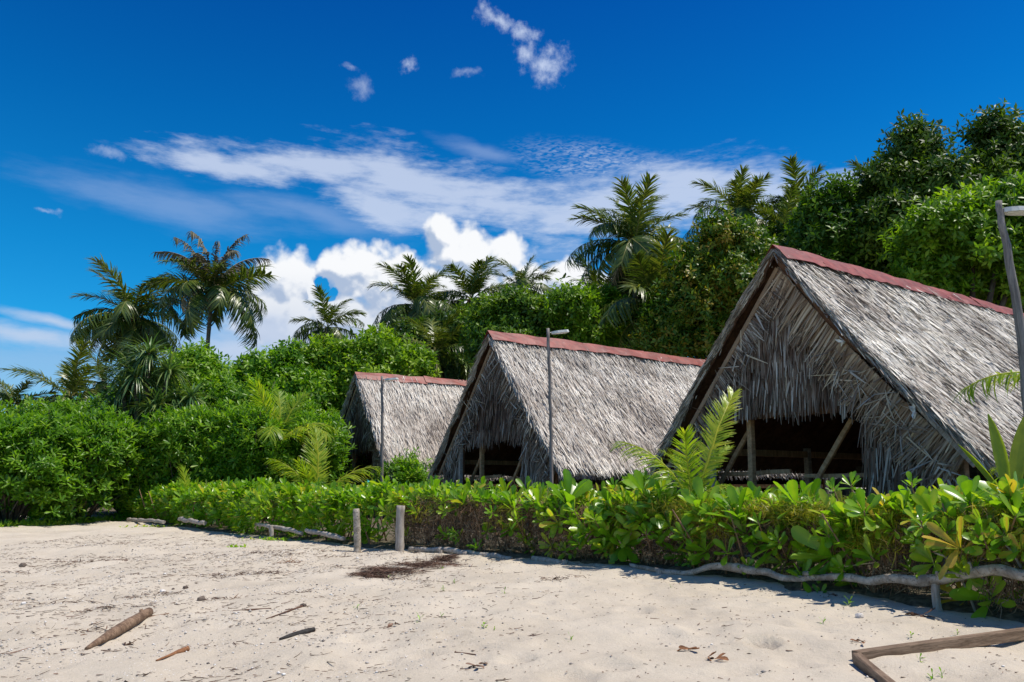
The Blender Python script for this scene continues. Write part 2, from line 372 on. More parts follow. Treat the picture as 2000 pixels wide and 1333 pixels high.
def sand_mat():
    mt, T, out = material('coral_sand')
    geo = T.n('ShaderNodeNewGeometry')
    P = geo.outputs['Position']
    n1 = T.noise(P, 0.9, 6, 0.6)
    n2 = T.noise(P, 9, 6, 0.65)
    n3 = T.noise(P, 120, 3, 0.7)
    n4 = T.noise(P, 420, 2, 0.7)
    c = T.mix(T.mapr(n1, 0.3, 0.7), (0.460, 0.396, 0.305, 1), (0.560, 0.492, 0.390, 1))
    c = T.mix(T.m('MULTIPLY', T.mapr(n2, 0.35, 0.72), 0.5), c, (0.58, 0.50, 0.395, 1))
    c = T.mix(T.m('MULTIPLY', T.mapr(n3, 0.58, 0.74), 0.6), c, (0.23, 0.19, 0.15, 1))
    c = T.mix(T.m('MULTIPLY', T.mapr(n4, 0.56, 0.68), 0.5), c, (0.78, 0.75, 0.70, 1))
    vo = T.n('ShaderNodeTexVoronoi'); T.link(P, vo.inputs['Vector']); vo.inputs['Scale'].default_value = 34
    vn = T.noise(P, 2.2, 4, 0.6)
    sx_ = T.n('ShaderNodeSeparateXYZ'); T.link(P, sx_.inputs[0])
    left = T.mapr(sx_.outputs[0], 0.6, -2.2)
    spot = T.m('MULTIPLY', T.mapr(vo.outputs['Distance'], 0.26, 0.16), T.m('MULTIPLY', T.mapr(vn, 0.42, 0.62), T.m('ADD', 0.15, T.m('MULTIPLY', left, 0.85))))
    cell = T.ramp(vo.outputs['Color'], [(0.0, (0.20, 0.16, 0.13)), (0.35, (0.34, 0.28, 0.23)), (0.5, (0.80, 0.77, 0.74)), (1.0, (0.66, 0.62, 0.58))])
    c = T.mix(T.m('MULTIPLY', spot, 0.85), c, cell)
    p = T.n('ShaderNodeBsdfPrincipled'); T.link(c, p.inputs['Base Color'])
    p.inputs['Roughness'].default_value = 0.95; p.inputs['Specular IOR Level'].default_value = 0.1
    bp = T.n('ShaderNodeBump'); bp.inputs['Strength'].default_value = 0.75; bp.inputs['Distance'].default_value = 0.012
    h = T.m('ADD', T.m('MULTIPLY', T.noise(P, 26, 6, 0.7), 1.6), T.m('MULTIPLY', n3, 0.35))
    h = T.m('ADD', h, T.m('MULTIPLY', spot, 0.5))
    T.link(h, bp.inputs['Height'])
    T.link(bp.outputs[0], p.inputs['Normal'])
    T.link(p.outputs[0], out.inputs[0])
    return mt
M['sand'] = sand_mat()

# ------------------------------------------------------------------ object helpers
COL = SC.collection
def mesh_np(name, V, Fc, mat, tint=None, smooth=False):
    V = np.asarray(V, np.float32).reshape(-1, 3)
    Fc = np.asarray(Fc, np.int32)
    k = Fc.shape[1]
    me = bpy.data.meshes.new(name)
    me.vertices.add(len(V)); me.vertices.foreach_set('co', V.ravel())
    me.loops.add(Fc.size); me.loops.foreach_set('vertex_index', Fc.ravel())
    me.polygons.add(len(Fc))
    me.polygons.foreach_set('loop_start', np.arange(0, Fc.size, k, dtype=np.int32))
    me.polygons.foreach_set('loop_total', np.full(len(Fc), k, np.int32))
    if smooth: me.polygons.foreach_set('use_smooth', np.ones(len(Fc), bool))
    if tint is not None:
        a = me.attributes.new('tint', 'FLOAT', 'POINT')
        a.data.foreach_set('value', np.asarray(tint, np.float32))
    me.update(calc_edges=True)
    if mat is not None: me.materials.append(M[mat])
    return me

def obj(name, me, parent=None, kind=None, loc=None):
    o = bpy.data.objects.new(name, me)
    COL.objects.link(o)
    if parent is not None: o.parent = parent
    if loc is not None: o.location = loc
    if kind: o['kind'] = kind
    return o

def thing(name, label, cat, loc=(0, 0, 0), rz=0.0, group=None, me=None):
    o = bpy.data.objects.new(name, me)
    COL.objects.link(o)
    o.location = [float(c) for c in loc]
    o.rotation_euler = (0, 0, rz)
    o['label'] = label; o['category'] = cat
    if group: o['group'] = group
    return o

def nrm(a):
    return a / np.maximum(np.linalg.norm(a, axis=-1, keepdims=True), 1e-9)

def basis(a):
    """two unit vectors across each axis"""
    ref = np.where(np.abs(a[:, 2:3]) < 0.9, np.array([[0, 0, 1.0]]), np.array([[1.0, 0, 0]]))
    e1 = nrm(np.cross(ref, a)); e2 = np.cross(a, e1)
    return e1, e2

OBOV = ([0, .18, .45, .72, .9, 1.0], [.16, .36, .72, 1.0, .86, .30])
OBOV_L = ([0, .4, .8, 1.0], [.2, .75, 1.0, .3])
OVAL = ([0, .5, 1.0], [.15, 1.0, .12])
STRAP = ([0, .35, .7, 1.0], [.8, 1.0, .75, .08])
STRAND = ([0, .5, 1.0], [1.0, .9, .35])

def blades(base, d, n, L, w, prof=OVAL, curl=0.2, fold=0.25, cols=3):
    """leaves or strips: base, direction, upper-side normal, length, width -> verts, quads"""
    N = len(base)
    d = nrm(d); n = nrm(n - d * np.sum(n * d, 1, keepdims=True)); s = np.cross(d, n)
    L = np.broadcast_to(L, (N,))[:, None]; w = np.broadcast_to(w, (N,))[:, None]; curl = np.broadcast_to(curl, (N,))[:, None]
    T, Wd = prof
    rows = []
    for t, wd in zip(T, Wd):
        c = base + d * (L * (t - 0.25 * np.abs(curl) * t * t)) - n * (L * curl * t * t)
        e = s * (w * wd * 0.5)
        if cols == 3:
            up = n * (w * wd * 0.5 * fold)
            rows += [c - e + up, c, c + e + up]
        else:
            rows += [c - e, c + e]
    R = len(T)
    V = np.stack(rows, 1).reshape(-1, 3)
    q = []
    for r in range(R - 1):
        for c_ in range(cols - 1):
            a = r * cols + c_
            q.append([a, a + 1, a + cols + 1, a + cols])
    q = np.array(q, np.int32)
    Fc = (q[None] + (np.arange(N, dtype=np.int32) * R * cols)[:, None, None]).reshape(-1, 4)
    return V, Fc, R * cols

def blade_mesh(name, base, d, n, L, w, tint, mat, prof=OVAL, curl=0.2, fold=0.25, cols=3, smooth=True):
    V, Fc, k = blades(base, d, n, L, w, prof, curl, fold, cols)
    tt = np.repeat(np.asarray(tint, float), k)
    if cols == 3: tt[1::3] = np.clip(tt[1::3] + .16, 0, 1)      # paler midrib
    return mesh_np(name, V, Fc, mat, tt, smooth)

def rosettes(rng, C, A, m, spread=(20, 85), off=0.02):
    """m leaves round each axis; returns base, direction, normal (N*m)"""
    N = len(C)
    A = nrm(A); e1, e2 = basis(A)
    k = np.arange(m)[None, :]
    phi = rng.uniform(0, 6.283, (N, 1)) + k * 2.39996 + rng.normal(0, .18, (N, m))
    th = np.radians(spread[0] + (spread[1] - spread[0]) * ((k + .5) / m) ** 0.8 + rng.normal(0, 7, (N, m)))
    R = np.cos(phi)[..., None] * e1[:, None] + np.sin(phi)[..., None] * e2[:, None]
    d = np.cos(th)[..., None] * A[:, None] + np.sin(th)[..., None] * R
    n = np.sin(th)[..., None] * A[:, None] - np.cos(th)[..., None] * R
    b = C[:, None] + R * off - A[:, None] * (k[..., None] / m * 0.06)
    return b.reshape(-1, 3), d.reshape(-1, 3), n.reshape(-1, 3)

def hash2(ix, iy, seed):
    h = (ix.astype(np.int64) * 374761393 + iy.astype(np.int64) * 668265263 + seed * 69069) & 0xffffffff
    h = ((h ^ (h >> 13)) * 1274126177) & 0xffffffff
    return ((h ^ (h >> 16)) & 0xffff) / 65535.0

def vnoise(x, y, seed=0):
    ix, iy = np.floor(x), np.floor(y)
    fx, fy = x - ix, y - iy
    fx = fx * fx * (3 - 2 * fx); fy = fy * fy * (3 - 2 * fy)
    ix, iy = ix.astype(np.int64), iy.astype(np.int64)
    a, b = hash2(ix, iy, seed), hash2(ix + 1, iy, seed)
    c, d = hash2(ix, iy + 1, seed), hash2(ix + 1, iy + 1, seed)
    return (a + (b - a) * fx) * (1 - fy) + (c + (d - c) * fx) * fy

def fbm(x, y, seed=0, o=4):
    s, a, t = 0, 1.0, 0
    for i in range(o):
        s = s + a * vnoise(x * 2 ** i, y * 2 ** i, seed + i); t += a; a *= .5
    return s / t

def tube(path, rad, seg=8, seed=0, rough=0.0, cap=True, tint=None):
    P = np.asarray(path, float); K = len(P)
    rad = np.broadcast_to(rad, (K,))
    t = nrm(np.gradient(P, axis=0))
    ref = np.array([0, 0, 1.0]) if abs(t[0, 2]) < .9 else np.array([1.0, 0, 0])
    V = []
    rs = np.random.RandomState(seed)
    base = rs.uniform(-1, 1, (seg,))
    for i in range(K):
        e1 = nrm(np.cross(ref, t[i])[None])[0]; e2 = np.cross(t[i], e1)
        base = base * .6 + rs.uniform(-1, 1, (seg,)) * .4
        for j in range(seg):
            a = 2 * math.pi * j / seg
            V.append(P[i] + (e1 * math.cos(a) + e2 * math.sin(a)) * rad[i] * (1 + rough * base[j]))
    Fc = []
    for i in range(K - 1):
        for j in range(seg):
            Fc.append([i * seg + j, i * seg + (j + 1) % seg, (i + 1) * seg + (j + 1) % seg, (i + 1) * seg + j])
    if cap:
        for e, i in ((0, 0), (1, K - 1)):
            c = len(V); V.append(P[i])
            for j in range(0, seg):
                a, b = i * seg + j, i * seg + (j + 1) % seg
                Fc.append([c, b, a, c] if e == 0 else [c, a, b, c])
    Fq = [f for f in Fc]
    return np.array(V), Fq

def tubes_mesh(name, items, mat, smooth=True):
    """items: (path, radius, seg, rough) joined in one mesh"""
    V, Fc = [], []; o = 0
    for k, (p, r, s, rg) in enumerate(items):
        v, f = tube(p, r, s, k * 7 + 1, rg)
        V.append(v); Fc += [[x + o for x in q] for q in f]; o += len(v)
    me = bpy.data.meshes.new(name)
    me.from_pydata(np.concatenate(V).tolist(), [], [q[:3] if q[0] == q[3] else q for q in Fc])
    me.materials.append(M[mat])
    if smooth:
        me.polygons.foreach_set('use_smooth', [len(p.vertices) == 4 for p in me.polygons])
    at = me.attributes.new('tint', 'FLOAT', 'POINT')
    at.data.foreach_set('value', np.full(len(me.vertices), .55, np.float32))
    return me

def box_mesh(name, sx_, sy_, sz_, mat, warp=0.0, seed=0, nx=4, bevel=0.006):
    """a board with cut corners: long axis x, from 0 to sx_, slightly warped"""
    rs = np.random.RandomState(seed)
    b = min(bevel, sy_ * .3, sz_ * .3)
    prof = [(-sy_ / 2 + b, -sz_ / 2), (sy_ / 2 - b, -sz_ / 2), (sy_ / 2, -sz_ / 2 + b), (sy_ / 2, sz_ / 2 - b), (sy_ / 2 - b, sz_ / 2), (-sy_ / 2 + b, sz_ / 2), (-sy_ / 2, sz_ / 2 - b), (-sy_ / 2, -sz_ / 2 + b)]
    V, Fc = [], []
    for i in range(nx + 1):
        dx, dy, dz = 0, rs.normal(0, warp), rs.normal(0, warp)
        for (y, z) in prof:
            V.append((sx_ * i / nx, y + dy + rs.normal(0, warp * .3), z + dz + rs.normal(0, warp * .3)))
    for i in range(nx):
        for j in range(8):
            Fc.append((i * 8 + j, i * 8 + (j + 1) % 8, (i + 1) * 8 + (j + 1) % 8, (i + 1) * 8 + j))
    Fc.append(tuple(range(7, -1, -1))); Fc.append(tuple(nx * 8 + j for j in range(8)))
    me = bpy.data.meshes.new(name); me.from_pydata(V, [], Fc); me.materials.append(M[mat])
    at = me.attributes.new('tint', 'FLOAT', 'POINT'); at.data.foreach_set('value', np.full(len(V), .5, np.float32))
    return me

def beam(name, a, b, wy, wz, mat, parent, seed=0, warp=0.004):
    a, b = Vector([float(x) for x in a]), Vector([float(x) for x in b])
    d = b - a
    o = obj(name, box_mesh(name, d.length, wy, wz, mat, warp, seed), parent)
    x = d.normalized()
    up = Vector((0, 0, 1)) if abs(x.z) < .9 else Vector((0, 1, 0))
    y = up.cross(x).normalized(); z = x.cross(y)
    o.matrix_local = Matrix.Translation(a) @ Matrix((x, y, z)).transposed().to_4x4()
    return o

# ------------------------------------------------------------------ ground
HEDGE = [(5.9, 2.6), (4.75, 4.9), (3.84, 6.75), (2.75, 8.9), (0.75, 11.0), (-2.5, 13.4), (-6.3, 17.3), (-11.7, 23.6)]
HP = np.array(HEDGE)
def hedge_at(s):
    seg = np.linalg.norm(np.diff(HP, axis=0), axis=1); cs = np.concatenate([[0], np.cumsum(seg)])
    s = np.clip(s, 0, cs[-1] - 1e-6)
    i = np.searchsorted(cs, s, 'right') - 1
    t = (s - cs[i]) / seg[i]
    return HP[i] + (HP[i + 1] - HP[i]) * (t[..., None] if isinstance(t, np.ndarray) else t)
HLEN = float(np.linalg.norm(np.diff(HP, axis=0), axis=1).sum())
SHORE = np.array(HEDGE + [(-12.9, 18.6), (-17.0, 14.5), (-40, 2)])
def shore_dist(x, y):
    """distance from the planted line, seaward side positive"""
    x, y = np.asarray(x, float), np.asarray(y, float)
    best = np.full(x.shape, 1e9); sg = np.ones(x.shape)
    for a, b in zip(SHORE[:-1], SHORE[1:]):
        d = b - a; t = np.clip(((x - a[0]) * d[0] + (y - a[1]) * d[1]) / (d @ d), 0, 1)
        px, py = x - a[0] - d[0] * t, y - a[1] - d[1] * t
        q = np.hypot(px, py); s = np.sign(d[0] * py - d[1] * px)
        m = q < best - 1e-9
        best = np.where(m, q, best); sg = np.where(m, s, sg)
    return best * sg
DENTS = []
rs = np.random.RandomState(5)
def ground_z(x, y, fine=True):
    x, y = np.asarray(x, float), np.asarray(y, float)
    d = shore_dist(x, y)
    z = -0.022 * np.clip(d, 0, 12) - 0.006 * np.clip(d - 12, 0, 300)
    m = np.clip(d * 1.5 + .4, 0, 1)
    if fine:
        z = z + m * (0.10 * (fbm(x * .55 + 3, y * .55, 11, 3) - .5) + 0.115 * (fbm(x * 2.1, y * 2.1, 5, 3) - .5) + .026 * (fbm(x * 8, y * 8, 8, 2) - .5))
        for (dx, dy, r, h) in DENTS:
            q = np.hypot(x - dx, y - dy) / r
            z = z - h * np.exp(-q ** 4 * 1.2) + h * .28 * np.exp(-((q - 1.35) / .3) ** 2)
    return z
def on_ground(u, v):
    r = ray(u, v); z = 0.0
    for _ in range(12):
        t = (z - CZ) / r[2]; p = r * t; z = float(ground_z(p[0], p[1]))
    return np.array([p[0], p[1], z])
hole_p = on_ground(1485, 1262)
DENTS.append((hole_p[0], hole_p[1], 0.12, 0.10))
for (u, v) in [(640, 1300), (700, 1250), (830, 1280), (1500, 1215), (1330, 1200), (1060, 1180), (990, 1250), (1180, 1240), (1450, 1310), (1190, 1300), (1290, 1240), (880, 1240), (1100, 1210), (1010, 1290), (1370, 1230), (1600, 1230), (1240, 1190), (930, 1170), (760, 1290), (1120, 1330), (1560, 1300)]:
    p = on_ground(u, v); DENTS.append((p[0], p[1], rs.uniform(.10, .17), rs.uniform(.018, .040)))

def make_ground():
    xs = np.concatenate([-np.geomspace(600, 15, 26), np.linspace(-14.5, -7.05, 120), np.arange(-7, 6.5, .045), np.geomspace(6.6, 600, 28)])
    ys = np.concatenate([-np.geomspace(300, 2, 16), np.arange(-1.5, 2, .3), np.arange(2.05, 9.5, .045), np.arange(9.55, 26, .14), np.geomspace(26.5, 900, 30)])
    X, Y = np.meshgrid(xs, ys)
    Z = ground_z(X, Y)
    far = np.clip((np.hypot(X, Y) - 30) / 60, 0, 1)
    Z = Z * (1 - far * .0) - 0.0
    nx, ny = len(xs), len(ys)
    V = np.stack([X, Y, Z], -1).reshape(-1, 3)
    i = np.arange((ny - 1) * nx).reshape(ny - 1, nx)[:, :-1].ravel()
    Fc = np.stack([i, i + 1, i + nx + 1, i + nx], 1)
    o = obj('sand_beach', mesh_np('sand_beach', V, Fc, 'sand', smooth=True), kind='structure')
make_ground()

# leaf-covered soil behind the planted line, 6 mm and more above the sand
def make_soil():
    pts = []
    xs = np.concatenate([np.arange(-60, -24, 1.5), np.arange(-24, 12, .2), np.arange(12, 60, 1.5)]); ys = np.concatenate([np.arange(0, 30, .2), np.arange(30, 110, 1.5)])
    X, Y = np.meshgrid(xs, ys)
    dd_ = shore_dist(X, Y)
    Z = .012 - np.clip(dd_ + .05 + .25 * (fbm(X * 1.5, Y * 1.5, 9, 3) - .5), 0, .4) * .5 + .06 * fbm(X * .7, Y * .7, 3, 3)
    nx, ny = len(xs), len(ys)
    V = np.stack([X, Y, Z], -1).reshape(-1, 3)
    i = np.arange((ny - 1) * nx).reshape(ny - 1, nx)[:, :-1].ravel()
    Fc = np.stack([i, i + 1, i + nx + 1, i + nx], 1)
    keep = (dd_.ravel()[i] < .5)
    obj('forest_soil', mesh_np('forest_soil', V, Fc[keep], 'soil', smooth=True), kind='structure')
make_soil()

# ------------------------------------------------------------------ huts
TH = math.radians(55.4)
HUT_H, HUT_W, HUT_E, HUT_L = 4.70, 2.81, 1.345, 10.5
def build_hut(label, x, y, seed, sagL, sagR, dens, sheets):
    rng = np.random.RandomState(seed)
    hut = thing('thatched_hut', label, 'hut', (x, y, 0), -TH, 'thatched huts in a row')
    def prof(t, side):
        """outer roof line: t 0 ridge, 1 eave; returns |x|, z"""
        sag = sagR if side > 0 else sagL
        return HUT_W * t, HUT_H + (HUT_E - HUT_H) * t - sag * 4 * t * (1 - t)
    slope_len = math.hypot(HUT_W, HUT_H - HUT_E)
    def wavy(yy, t, side):
        return np.clip(np.asarray(t) * 7, .12, 1) * ((vnoise(yy * 1.3 + 7 * side, t * 5 + seed, seed) - .5) * .07 + (vnoise(yy * .35, t * 1.2, seed + 3) - .5) * .15)
    # roof slabs
    for side in (-1, 1):
        nt, ny = 24, 60
        ts = np.linspace(0, 1, nt); ysn = np.linspace(0, HUT_L, ny)
        V = []
        for layer in (0, 1):
            for i in range(ny):
                for j in range(nt):
                    px, pz = prof(ts[j], side)
                    yy = ysn[i]
                    w_ = wavy(yy, ts[j], side)
                    th = (0.0 if layer == 0 else -0.10)
                    nx_, nz_ = (HUT_H - HUT_E) / slope_len, HUT_W / slope_len
                    yj = yy + ((vnoise(ts[j] * 22, seed * 1.0, seed + 9) - .5) * .10 if i == 0 else 0)
                    V.append((side * (px + nx_ * (w_ + th)), yj, pz + nz_ * (w_ + th)))
        V = np.array(V); n1 = nt * ny
        Fc = []
        for layer in (0, 1):
            for i in range(ny - 1):
                for j in range(nt - 1):
                    a = layer * n1 + i * nt + j
                    q = [a, a + 1, a + nt + 1, a + nt]
                    Fc.append(q if (layer == 0) == (side < 0) else q[::-1])
        for i in range(ny - 1):
            for j in (0, nt - 1):
                a = i * nt + j; Fc.append([a, a + nt, a + nt + n1, a + n1])
        for j in range(nt - 1):
            for i in (0, ny - 1):
                a = i * nt + j; Fc.append([a, a + 1, a + 1 + n1, a + n1])
        tt = np.concatenate([np.full(n1, .2), rng.uniform(.2, .8, n1)])
        me = mesh_np('roof_slope', V, Fc, 'thatch', np.concatenate([rng.uniform(.15, .4, n1), rng.uniform(0, .3, n1)]))
        me.materials.append(M['brown_under'])
        mi = np.zeros(len(Fc), np.int32); nf = (ny - 1) * (nt - 1); mi[nf:] = 1
        me.polygons.foreach_set('material_index', mi)
        slab = obj('roof_slope', me, hut)
        # strands
        n = int(dens * HUT_L * slope_len * (1.0 if side > 0 else .12))
        if side > 0:
            yy = rng.uniform(-.02, HUT_L, n)
        else:
            yy = np.abs(rng.normal(0, .5, n)) % HUT_L
        t = rng.uniform(0, 1.0, n)
        t = np.round(t * 34) / 34 + rng.normal(0, .010, n)
        t = np.clip(t, 0.0, 1.0)
        px, pz = prof(t, side)
        wv_ = wavy(yy, t, side)
        nx_, nz_ = (HUT_H - HUT_E) / slope_len, HUT_W / slope_len
        lift = rng.uniform(.0, .05, n)
        B = np.stack([side * (px + nx_ * (wv_ + lift)), yy, pz + nz_ * (wv_ + lift)], 1)
        dv = np.stack([np.full(n, side * HUT_W / slope_len), rng.normal(0, .13, n), np.full(n, -(HUT_H - HUT_E) / slope_len)], 1)
        nv = np.stack([np.full(n, side * nx_), rng.normal(0, .5, n), np.full(n, nz_)], 1)
        nn = np.array([side * nx_, 0, nz_])
        dv = dv + nn * rng.uniform(-.03, .13, (n, 1))
        L = rng.uniform(.16, .42, n) * np.where(t > .97, .6, 1)
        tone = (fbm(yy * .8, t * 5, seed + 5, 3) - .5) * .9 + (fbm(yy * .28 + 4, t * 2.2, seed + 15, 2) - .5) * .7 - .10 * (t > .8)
        tint = np.clip(rng.beta(2.2, 1.8, n) + tone, 0, 1)
        st = obj('roof_thatch', blade_mesh('roof_thatch', B, dv, nv, L, rng.uniform(.010, .024, n), tint, 'thatch', STRAND, rng.uniform(-.12, .18, n), 0, 2, False), slab, 'stuff')
        # verge: strands laid along the raking front edge, ragged outwards
        n = 1500
        t = rng.uniform(0, 1, n); px, pz = prof(t, side); dep = rng.uniform(-.08, .035, n)
        B = np.stack([side * (px + nx_ * dep), rng.uniform(-.05, .06, n), pz + nz_ * dep], 1)
        dv = np.stack([np.full(n, side * HUT_W / slope_len), rng.normal(-.10, .12, n), np.full(n, -(HUT_H - HUT_E) / slope_len)], 1) + nn * rng.normal(0, .05, (n, 1))
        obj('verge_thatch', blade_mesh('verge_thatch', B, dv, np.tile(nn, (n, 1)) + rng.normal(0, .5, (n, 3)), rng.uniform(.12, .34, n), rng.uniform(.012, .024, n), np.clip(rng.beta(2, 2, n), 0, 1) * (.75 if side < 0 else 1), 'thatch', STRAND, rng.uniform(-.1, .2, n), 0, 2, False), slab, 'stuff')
        # eave fringe
        n = 1700 if side > 0 else 500
        yy = rng.uniform(0, HUT_L, n); px, pz = prof(np.ones(n), side); dep = rng.uniform(-.14, .03, n)
        B = np.stack([side * (px + nx_ * dep - .05), yy, pz + nz_ * dep + .04], 1)
        dv = np.stack([np.full(n, side * .55), rng.normal(0, .18, n), np.full(n, -.85)], 1) + rng.normal(0, .08, (n, 3))
        obj('eave_fringe', blade_mesh('eave_fringe', B, dv, np.tile(nn, (n, 1)) + rng.normal(0, .4, (n, 3)), rng.uniform(.09, .22, n), rng.uniform(.012, .026, n), np.clip(rng.beta(2.5, 1.6, n), 0, 1), 'thatch', STRAND, rng.uniform(-.1, .3, n), 0, 2, False), slab, 'stuff')
    # gable wall with doorway
    YW = .20
    OX0, OX1, OZ = -1.65, 1.10, 2.02
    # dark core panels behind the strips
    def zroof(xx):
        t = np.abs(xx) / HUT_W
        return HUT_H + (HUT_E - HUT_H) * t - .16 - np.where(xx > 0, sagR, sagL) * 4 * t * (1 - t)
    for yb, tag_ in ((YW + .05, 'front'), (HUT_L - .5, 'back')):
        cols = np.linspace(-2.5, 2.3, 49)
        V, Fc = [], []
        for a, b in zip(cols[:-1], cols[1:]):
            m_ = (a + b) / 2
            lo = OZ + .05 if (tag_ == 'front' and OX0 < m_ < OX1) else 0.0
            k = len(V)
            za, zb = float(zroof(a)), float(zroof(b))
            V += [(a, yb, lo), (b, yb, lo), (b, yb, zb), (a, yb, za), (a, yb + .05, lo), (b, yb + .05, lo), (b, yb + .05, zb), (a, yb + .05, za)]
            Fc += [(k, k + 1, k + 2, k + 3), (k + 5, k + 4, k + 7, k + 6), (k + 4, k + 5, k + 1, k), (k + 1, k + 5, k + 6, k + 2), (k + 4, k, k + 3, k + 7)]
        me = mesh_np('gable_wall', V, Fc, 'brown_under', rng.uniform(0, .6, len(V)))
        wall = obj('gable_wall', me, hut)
        if tag_ == 'front': front = wall
    # hanging strips in tiers
    Bs, Ds, Ls, Ws, Ts = [], [], [], [], []
    dk = .75 if dens < 300 else 1.0
    tiers = [4.38, 4.05, 3.72, 3.38, 3.06, 2.74, 2.46]
    for ti, z0 in enumerate(tiers):
        half = (HUT_H - z0) / (HUT_H - HUT_E) * HUT_W - .12
        n = int(150 * half * 2 * dk)
        xx = rng.uniform(-half, half, n)
        zz = z0 + rng.normal(0, .05, n) + (vnoise(xx * 2.2, xx * 0 + ti, seed) - .5) * .18
        xx, zz = xx[zz < zroof(xx) - .04], zz[zz < zroof(xx) - .04]; n = len(xx)
        Bs.append(np.stack([xx, YW - .012 * (len(tiers) - ti) * .5 + .03 + rng.uniform(-.03, .01, n), zz], 1))
        Ds.append(np.stack([rng.normal(0, .09, n), rng.normal(-.05, .06, n), -np.ones(n)], 1))
        Ls.append(rng.uniform(.28, .52, n)); Ws.append(rng.uniform(.014, .038, n))
        Ts.append(np.clip(rng.beta(1.6, 1.8, n) - .30 * (vnoise(xx * 1.5, zz * 2, seed + 2) > .55), 0, 1))
    # side panels reaching down beside the doorway
    for (xa, xb) in ((-2.5, OX0), (OX1, 2.3)):
        for z0 in (1.95, 1.55, 1.15, .75, .4):
            n = int(130 * (xb - xa) * dk)
            xx = rng.uniform(xa, xb, n); zz = z0 + rng.normal(0, .07, n)
            ok = zz < zroof(xx) - .02
            xx, zz = xx[ok], zz[ok]; n = len(xx)
            Bs.append(np.stack([xx, YW + rng.uniform(-.03, .02, n), zz], 1))
            Ds.append(np.stack([rng.normal(-.06, .10, n), rng.normal(-.04, .05, n), -np.ones(n)], 1))
            Ls.append(rng.uniform(.35, .7, n)); Ws.append(rng.uniform(.012, .034, n))
            Ts.append(np.clip(rng.beta(2, 1.8, n), 0, 1))
    B, D_, L_, W_, T_ = (np.concatenate(a) for a in (Bs, Ds, Ls, Ws, Ts))
    nv = np.stack([rng.normal(0, .45, len(B)), -np.ones(len(B)), np.zeros(len(B))], 1)
    obj('hanging_strips', blade_mesh('hanging_strips', B, D_, nv, L_, W_, T_, 'gable', STRAND, rng.uniform(-.06, .10, len(B)), 0, 2, False), front, 'stuff')
    # strips laid square to each rake
    rk = math.atan2(HUT_H - HUT_E, HUT_W)
    for side, dn, wid in ((1, 1.0 if dens > 300 else .45, .62), (-1, .8, .42)):
        n = int(620 * dn)
        t = rng.uniform(.03, .93, n)
        px, pz = prof(t, side)
        px = px - .13; 
        B = np.stack([side * px, YW - .07 + rng.uniform(-.035, .02, n), pz - .15], 1)
        inward = np.array([-side * math.sin(rk), 0, -math.cos(rk)])
        down = np.array([side * math.cos(rk), 0, -math.sin(rk)])
        D_ = inward * 1.0 + down * (.18 + rng.normal(0, .13, (n, 1))) + rng.normal(0, .04, (n, 3)) + np.array([0, -.05, 0])
        patch = (vnoise(t * 9, t * 0, seed + 4) > .5)
        tint = np.clip(rng.beta(2, 2, n), 0, 1)
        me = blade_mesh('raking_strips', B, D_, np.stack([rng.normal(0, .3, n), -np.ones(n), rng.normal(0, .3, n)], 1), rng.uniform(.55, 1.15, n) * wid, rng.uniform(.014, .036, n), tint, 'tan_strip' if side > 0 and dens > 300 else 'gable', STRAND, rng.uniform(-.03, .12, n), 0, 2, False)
        obj('raking_strips', me, front, 'stuff')
        # loose broken bits
        n = int(130 * dn)
        t = rng.uniform(.35, .95, n); px, pz = prof(t, side)
        B = np.stack([side * (px - rng.uniform(.15, .5, n)), YW - .10 + rng.uniform(-.05, .02, n), pz - .2 - rng.uniform(0, .3, n)], 1)
        obj('loose_strips', blade_mesh('loose_strips', B, rng.normal(0, 1, (n, 3)) * [1, .25, 1] + [0, -.1, -.7], np.stack([rng.normal(0, .3, n), -np.ones(n), rng.normal(0, .3, n)], 1), rng.uniform(.2, .5, n), rng.uniform(.012, .028, n), rng.uniform(.3, 1, n), 'gable', STRAND, rng.uniform(-.1, .2, n), 0, 2, False), front, 'stuff')
        # raking pole under the verge
        a = (side * .05, YW - .09, HUT_H - .30); px, pz = prof(.97, side)
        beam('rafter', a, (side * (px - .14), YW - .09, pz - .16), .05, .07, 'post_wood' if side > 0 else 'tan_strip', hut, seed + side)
    if dens > 300:
        for (xx, zz) in ((1.02, 3.05), (1.93, 1.98)):
            n = 9
            B = np.tile([xx, YW - .16, zz], (n, 1)) + rng.normal(0, .02, (n, 3))
            obj('pale_scrap', blade_mesh('pale_scrap', B, rng.normal(0, .5, (n, 3)) * [1, .3, 1] + [0, 0, .35], np.tile([0.3, -1, .5], (n, 1)) + rng.normal(0, .4, (n, 3)), rng.uniform(.05, .13, n), rng.uniform(.03, .05, n), rng.uniform(.6, 1, n), 'net', OVAL, .2, .2, 3), hut)
    # ridge cap sheets, each lapped over the next
    y0 = -.06
    for k in range(sheets):
        ln = (HUT_L + .12) / sheets
        ya, yb = y0 + k * ln - (.05 if k else 0), y0 + (k + 1) * ln
        NW = 9
        V, Fc = [], []
        jz = rng.normal(0, .018); wl = .245 + rng.uniform(-.025, .025)
        ns = 12
        for i in range(ns + 1):
            yy = ya + (yb - ya) * i / ns
            for j in range(NW):
                q = j / (NW - 1) * 2 - 1
                s_ = 1 if q > 0 else -1
                dq = abs(q) * wl
                cr = .012 * math.sin(yy * 21) * abs(q) + rng.normal(0, .004)
                zz = HUT_H + .105 + jz - dq * 1.19 + .02 * math.exp(-(q * 3) ** 2) * -1 + cr - .10 * abs(q) * (1 - abs(q)) * 0
                V.append((s_ * dq, yy, zz + (vnoise(np.array(yy * 2.), np.array(q * 2.), seed) - .5) * .04))
        for i in range(ns):
            for j in range(NW - 1):
                a = i * NW + j; Fc.append((a, a + 1, a + NW + 1, a + NW))
